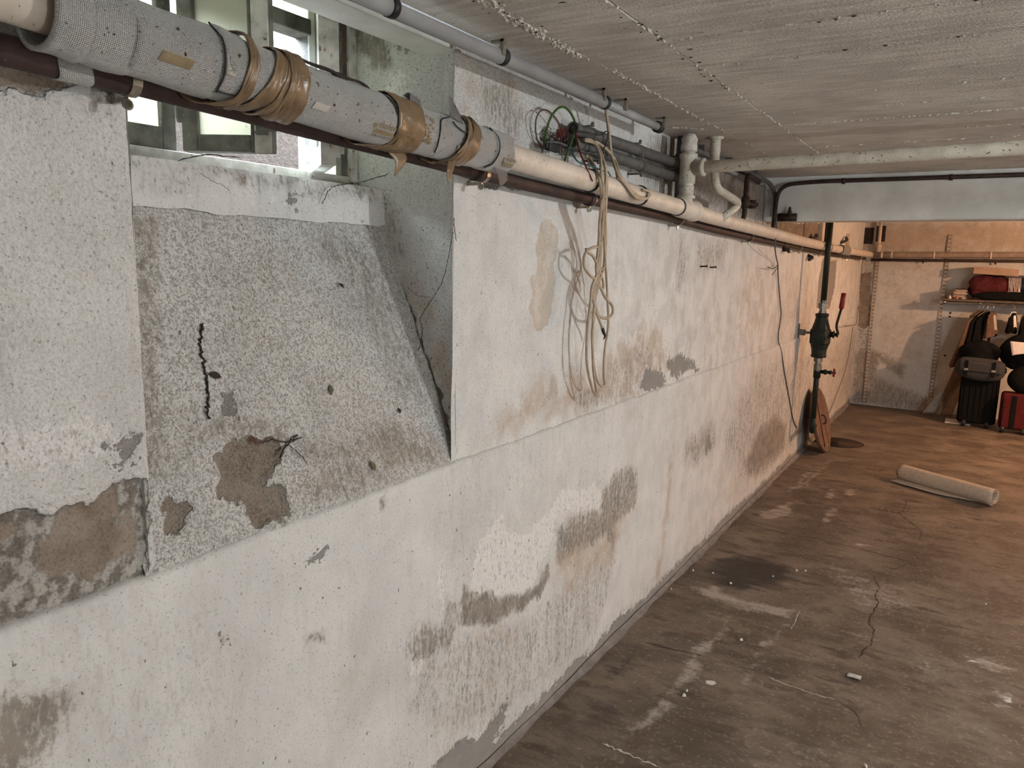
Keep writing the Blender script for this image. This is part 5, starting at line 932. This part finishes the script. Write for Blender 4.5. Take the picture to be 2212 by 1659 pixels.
garment(1.64, .7, ['blackc', 'pink'], 'short black bag-like top beside the pink cloth', .19, .07, .06)
garment(1.74, .7, ['pink'], 'pink patterned top rightmost on the rail', .20, .09, .08)
# long tan cloth / board leaning from the rail to the floor
tn = thing('draped_cloth', (1.0, 9.4, 0), 'long tan cloth with pale inside slumped to the floor left of the suitcases', 'cloth')
def drape(u, v, x0=0., m=0):
    zt = RZ-.14; z = zt*(1-u)+.015*u; c_ = 1.185-.21*u**1.6-.13*sst(u, .6, 1.)*.6; wd = .10+.075*u; return (c_+wd*(v-.5)+.012*math.sin(v*9+u*4), 9.47-.03*math.sin(v*PI*2+u*2)-.16*u+.12*v*u, z)
MB().grid(drape, 30, 14, .006).build('outer', M['tan'], tn)
MB().grid(lambda u, v: tuple(np.array(drape(.45+.55*u, 1))+np.array([.09*u*v+.005, -.02-.05*v*u, .0])), 16, 6, .005).build('fold', M['tan'], tn)
MB().grid(lambda u, v: tuple(np.array(drape(.55+.44*u, .04+.5*v*u))+np.array([0, -.012-.012*u, .002])), 14, 6, .002).build('lining', M['palec'], tn)
tag(bev(MB().box((1.03, 8.98, .0), (1.26, 9.22, .012)).build('white_board', M['paper'], None, False), .003), 'thin white board on the floor under the tan cloth', 'board')
def suitcase(name, x0, x1, y0, y1, h, mat, lab, straps, wheels, ridge=0, trim='case'):
    t_ = thing(name, ((x0+x1)/2, (y0+y1)/2, 0), lab, 'suitcase'); o = MB().box((x0, y0, .035), (x1, y1, h)).build('shell', M[mat], t_, False); bev(o, .035, 4)
    for s_ in straps: bev(MB().box((s_-.022, y0-.006, .05), (s_+.022, y1, h-.02)).build('strap', M[trim], t_, False), .003)
    for k in range(ridge): x = x0+.05+(x1-x0-.1)*k/(ridge-1); bev(MB().box((x-.006, y0-.008, .09), (x+.006, y0+.01, h-.07)).build('rib', M[trim], t_, False), .003)
    for x in wheels: MB().lathe((x-.02, y0+.02, .034), (1, 0, 0), [(0, .02), (.002, .034), (.036, .034), (.038, .02)], 16).build('wheel', M['black'], t_)
    MB().tube(fillet([((x0+x1)/2-.06, (y0+y1)/2, h-.005), ((x0+x1)/2-.06, (y0+y1)/2, h+.03), ((x0+x1)/2+.06, (y0+y1)/2, h+.03), ((x0+x1)/2+.06, (y0+y1)/2, h-.005)], .02), .008, 8).build('handle', M['black'], t_)
    for x in (x0+.02, x1-.02): MB().tube([(x, y0-.004, .06), (x, y0-.004, h-.05)], .006, 6).build('piping', M[trim], t_)
    return t_
suitcase('black_suitcase', 1.13, 1.475, 8.93, 9.2, .60, 'case', 'tall black ribbed suitcase standing on the floor under the grey bag', (), (1.20, 1.40), 6)
suitcase('red_suitcase', 1.495, 1.86, 8.80, 9.02, .40, 'redcase', 'red suitcase with black straps at the right edge of the picture', (1.605, 1.75), (1.535, 1.71))
mb = thing('messenger_bag', (1.27, 8.9, .56), 'grey canvas messenger bag with two dark straps, on the black suitcase', 'bag')
def bag(u, v):
    a_ = v*2*PI; e = (1-abs(2*u-1)**5)**.5 if 0 < u < 1 else 0; return (1.075+.43*u+.01*math.cos(a_), 8.875+.065*math.cos(a_)*e*(1+.0), .615+.10*math.sin(a_)*(.25+.75*e)-.035*(1-abs(2*u-1)**2)*(math.sin(a_) < 0)+.02*(1-u))
MB().grid(bag, 30, 32).build('body', M['greyc'], mb); MB().grid(lambda u, v: (1.10+.38*u, 8.803-.004*math.sin(u*PI)+.03*sst(v, .8, 1.), .58+.11*v+.015*(1-u)), 12, 8, .006).build('flap', M['greyc'], mb)
for x in (1.165, 1.40): bev(MB().box((x-.014, 8.792, .545), (x+.014, 8.803, .70)).build('strap', M['blackc'], mb, False), .002); sp_ = [c_ for c_ in mb.children if c_.name.startswith('strap')][-1]; MB().box((x-.018, 8.788, .60), (x+.018, 8.797, .62)).build('buckle', M['metal'], sp_, False)
blob('black_holdall', (1.27, 9.0, .76), (.185, .11, .13), 'blackc', 'black cloth holdall heaped on top of the black suitcase', 'bag', .16, .15)
blob('black_backpack', (1.62, 9.04, .79), (.185, .11, .19), 'blackc', 'black backpack behind the white sheet, above the red suitcase', 'bag', .12, .1)
blob('black_rucksack', (1.68, 8.90, .535), (.155, .10, .14), 'case', 'round black bag resting on top of the red suitcase', 'bag', .05, .1)
p = [Y(*q, 8.80) for q in ((2182, 737), (2260, 745), (2260, 775), (2186, 768))]
tag(MB().grid(lambda u, v: tuple((p[0]*(1-u)+p[1]*u)*(1-v)+(p[3]*(1-u)+p[2]*u)*v+np.array([0, .015*math.sin(u*2), .03*v*math.sin(u*PI)])), 12, 8, .003).build('white_sheet', M['paper']), 'white curved sheet stuck among the black bags at the right edge', 'sheet')

# lagged pipe across the back wall
lp = thing('lagged_pipe', (1.2, YB-.06, 1.765), 'lagged brown pipe running across the whole back wall', 'pipe')
MB().tube([(x, YB-.055, 1.752+.010*x) for x in np.linspace(.13, 4.3, 20)], .034, 14).build('lagging', M['pipewrap'], lp)
for x in (.20, .30, .72, 1.25, 1.8): MB().lathe((x, YB-.055, 1.752+.01*x), (1, 0, .01), [(0, .034), (0, .038), (.02, .038), (.02, .034)], 16).build('band', M['cream'], lp)
MB().tube(fillet([(.17, YB-.055, 1.76), (.168, YB-.055, 2.139)], .01), .018, 12).lathe((.17, YB-.055, 1.79), (0, 0, 1), [(0, .026), (.05, .026), (.055, .034), (.07, .034), (.075, .022), (.10, .02)], 14).build('riser', M['cream'], lp)
bp = thing('return_pipe', (1.2, YB-.04, 1.70), 'thin dark pipe directly under the lagged pipe on the back wall', 'pipe'); MB().tube([(.10, YB-.045, 1.696), (.5, YB-.045, 1.698), (4.3, YB-.045, 1.732)], .016, 12).build('pipe', M['rustp'], bp)
for x in (.62, 1.3): MB().box((x, YB-.07, 1.69), (x+.02, YB, 1.70)).lathe((x+.01, YB-.05, 1.685), (0, 0, -1), [(0, .01), (.02, .008)], 8).build('clamp', M['rustp'], bp)
for q in ((2053, 676), (2052, 684), (2041, 768)):
    p = Y(*q, YB); tag(MB().lathe(tuple(p), (0, -1, 0), [(-.02, .008), (.006, .011), (.010, .006)], 10).build('wall_plug', M['rustp']), {676: 'upper of two brown wall plugs under the clothes shelf', 684: 'lower of two brown wall plugs under the clothes shelf', 768: 'single brown wall plug low beside the tan cloth'}[q[1]], 'plug')

# ------------------------------------------------------------------ VINES, LEAVES, LITTER
def vine(pts, r, lab, fn, off=.004):
    P = [p+np.array([random.uniform(0, r), random.uniform(-r, r), random.uniform(-r, r)])*.9 for p in cat([fn(a, b_) for a, b_ in pts], 6)]; tag(MB().tube(P, [r*.62*(.35+.65*abs(math.sin(i*1.7))) for i in range(len(P))], 6).build('dead_vine', M['twig']), lab, 'vine')
SS = lambda a, b_: S(a, b_, .004); JJ = lambda a, b_: Y(a, b_, N1+.002-.004); CC = lambda a, b_: X(a, b_, SLX+.022); GG = lambda a, b_: X(a, b_, .004)
vine([(440, 700), (434, 715), (432, 735), (436, 765), (442, 790), (446, 820), (449, 850), (446, 880), (452, 905)], .0048, 'black dead vine climbing the middle of the sloping sill', SS)
vine([(600, 990), (615, 965), (628, 950), (640, 940)], .004, 'thick root stub beside the big bare patch', SS); vine([(560, 955), (590, 950), (625, 955), (650, 945)], .003, 'hairy root strand across the top of the bare patch', SS); vine([(625, 960), (650, 985), (662, 1000)], .002, 'thin root running right from the bare patch', SS)
vine([(695, 440), (705, 420), (716, 405), (740, 398), (780, 393), (830, 378), (900, 357)], .0022, 'black vine strand along the top of the curb', CC)
vine([(905, 690), (920, 665), (940, 635), (958, 600), (965, 570), (972, 535), (978, 500)], .0018, 'thin vine climbing the right reveal', JJ); vine([(880, 620), (900, 638), (930, 642)], .0012, 'short vine loop on the right reveal', JJ); vine([(905, 690), (912, 710), (908, 740), (900, 770)], .0018, 'vine root at the lower right reveal', JJ)
vine([(980, 470), (982, 500), (985, 520)], .002, 'vine tip at the edge of the right reveal', lambda a, b_: X(a, b_, .004)); vine([(730, 490), (760, 530), (790, 575), (805, 610)], .0009, 'hair thin creeper on the upper right of the slope', SS)
vine([(430, 372), (460, 392), (480, 400), (495, 412)], .001, 'thin creeper on the curb below the middle sash', CC)
vine([(285, 345), (330, 352), (380, 350), (440, 335), (520, 338)], .0026, 'cobwebbed twig under the window at the left', lambda a, b_: X(a, b_, SLX-.01))
def leaf(c, nrm, ang, L, mat, lab):
    n_ = Vector(nrm).normalized(); a_ = n_.cross(Vector((0, 1, 0))).normalized(); b_ = n_.cross(a_); e = a_*math.cos(ang)+b_*math.sin(ang); g = n_.cross(e)
    t_ = MB().grid(lambda u, v: tuple(Vector(c)+n_*(.004+.006*math.sin(u*PI)*abs(v-.5))+e*L*(u-.5)+g*(v-.5)*L*.5*math.sin(max(.02, u)*PI*.98)), 10, 6, .0008)
    t_.tube([tuple(Vector(c)+n_*.0045+e*L*k) for k in (-.5, 0, .62)], .0008, 5); tag(t_.build('fallen_leaf', M[mat]), lab, 'leaf')
leaf(S(712, 843), SN, -.2, .026, 'leaf', 'olive leaf stuck in the middle of the slope'); leaf(S(803, 1007), SN, .25, .027, 'leaf', 'olive leaf stuck low on the slope near the ledge'); leaf(S(546, 952), SN, .3, .020, 'leafr', 'reddish leaf at the top of the big bare patch'); leaf(S(735, 618), SN, .9, .018, 'twig', 'dark curled leaf high on the slope'); leaf(S(462, 812), SN, 1.2, .03, 'twig', 'dark withered leaf caught on the black vine'); leaf(S(860, 888), SN, .1, .016, 'twig', 'small dark leaf right of the slope centre')
leaf(Y(906, 686, N1-.004), (0, -1, 0), .2, .018, 'leafr', 'small red leaf on the right reveal vine')
for (a, b_, w2, lab) in (((620, 133), (742, 171), .018, 'dark bark strip lying along the top of the foil sleeve, left one'), ((722, 176), (795, 190), .014, 'dark bark strip on the foil sleeve below the open sash, right one')):
    p, q = X(*a, .118), X(*b_, .118); p[2] = az(p[1])+.0515; q[2] = az(q[1])+.0500
    tag(MB().grid(lambda u, v: tuple(p*(1-u)+q*u+np.array([w2*(v-.5), 0, .004+.0012*math.sin(u*9+v*2)-.006*(v-.5)-.006*(2*u-1)**4])), 16, 4, .005).build('bark_strip', M['twig']), lab, 'bark')
rnd = random.Random(11); ch0 = None
spots = [(1540, 1238), (1578, 1260), (1670, 1245), (1602, 1382), (1478, 1502), (1484, 1492), (1450, 1272), (1497, 1232), (1720, 1232), (1740, 1233), (2130, 1305), (1870, 1655)]
lb = ['white chip on the left edge of the black oil stain', 'white chip in the middle of the black oil stain', 'white chip right of the black oil stain', 'white chip right of the pale floor stripe', 'lower of two white chips beside the pale stripe', 'upper of two white chips beside the pale stripe', 'white chip near the wall foot by the rust marks', 'white chip closest to the wall near the oil stain', 'tiny chip right of the oil stain, left of a pair', 'tiny chip right of the oil stain, right of a pair', 'single chip far right on the floor', 'chip at the bottom edge of the picture']
for (a, b_), l_ in zip(spots, lb):
    p = Z(a, b_); s_ = rnd.uniform(.004, .009); k = [(p[0]+s_*math.cos(t_)*rnd.uniform(.6, 1.3), p[1]+s_*math.sin(t_)*rnd.uniform(.6, 1.3)) for t_ in np.linspace(0, 2*PI, 7)[:-1]]
    v = [(x, y, -.002) for x, y in k]+[(p[0]+(x-p[0])*.7, p[1]+(y-p[1])*.7, .005) for x, y in k]; f = [tuple(range(6, 12))]+[(i, (i+1) % 6, 6+(i+1) % 6, 6+i) for i in range(6)]+[tuple(range(5, -1, -1))]
    tag(obj('paint_chip', v, f, M['chip'], None, False), l_, 'chip')
p = Z(1845, 1462); tag(MB().grid(lambda u, v: (p[0]+.05*(u-.5), p[1]+.03*(v-.5), .004+.006*math.sin(u*PI)*math.sin(v*PI)), 8, 6, .003).build('plaster_flake', M['crust']), 'pale plaster flake on the floor below the long crack', 'flake')
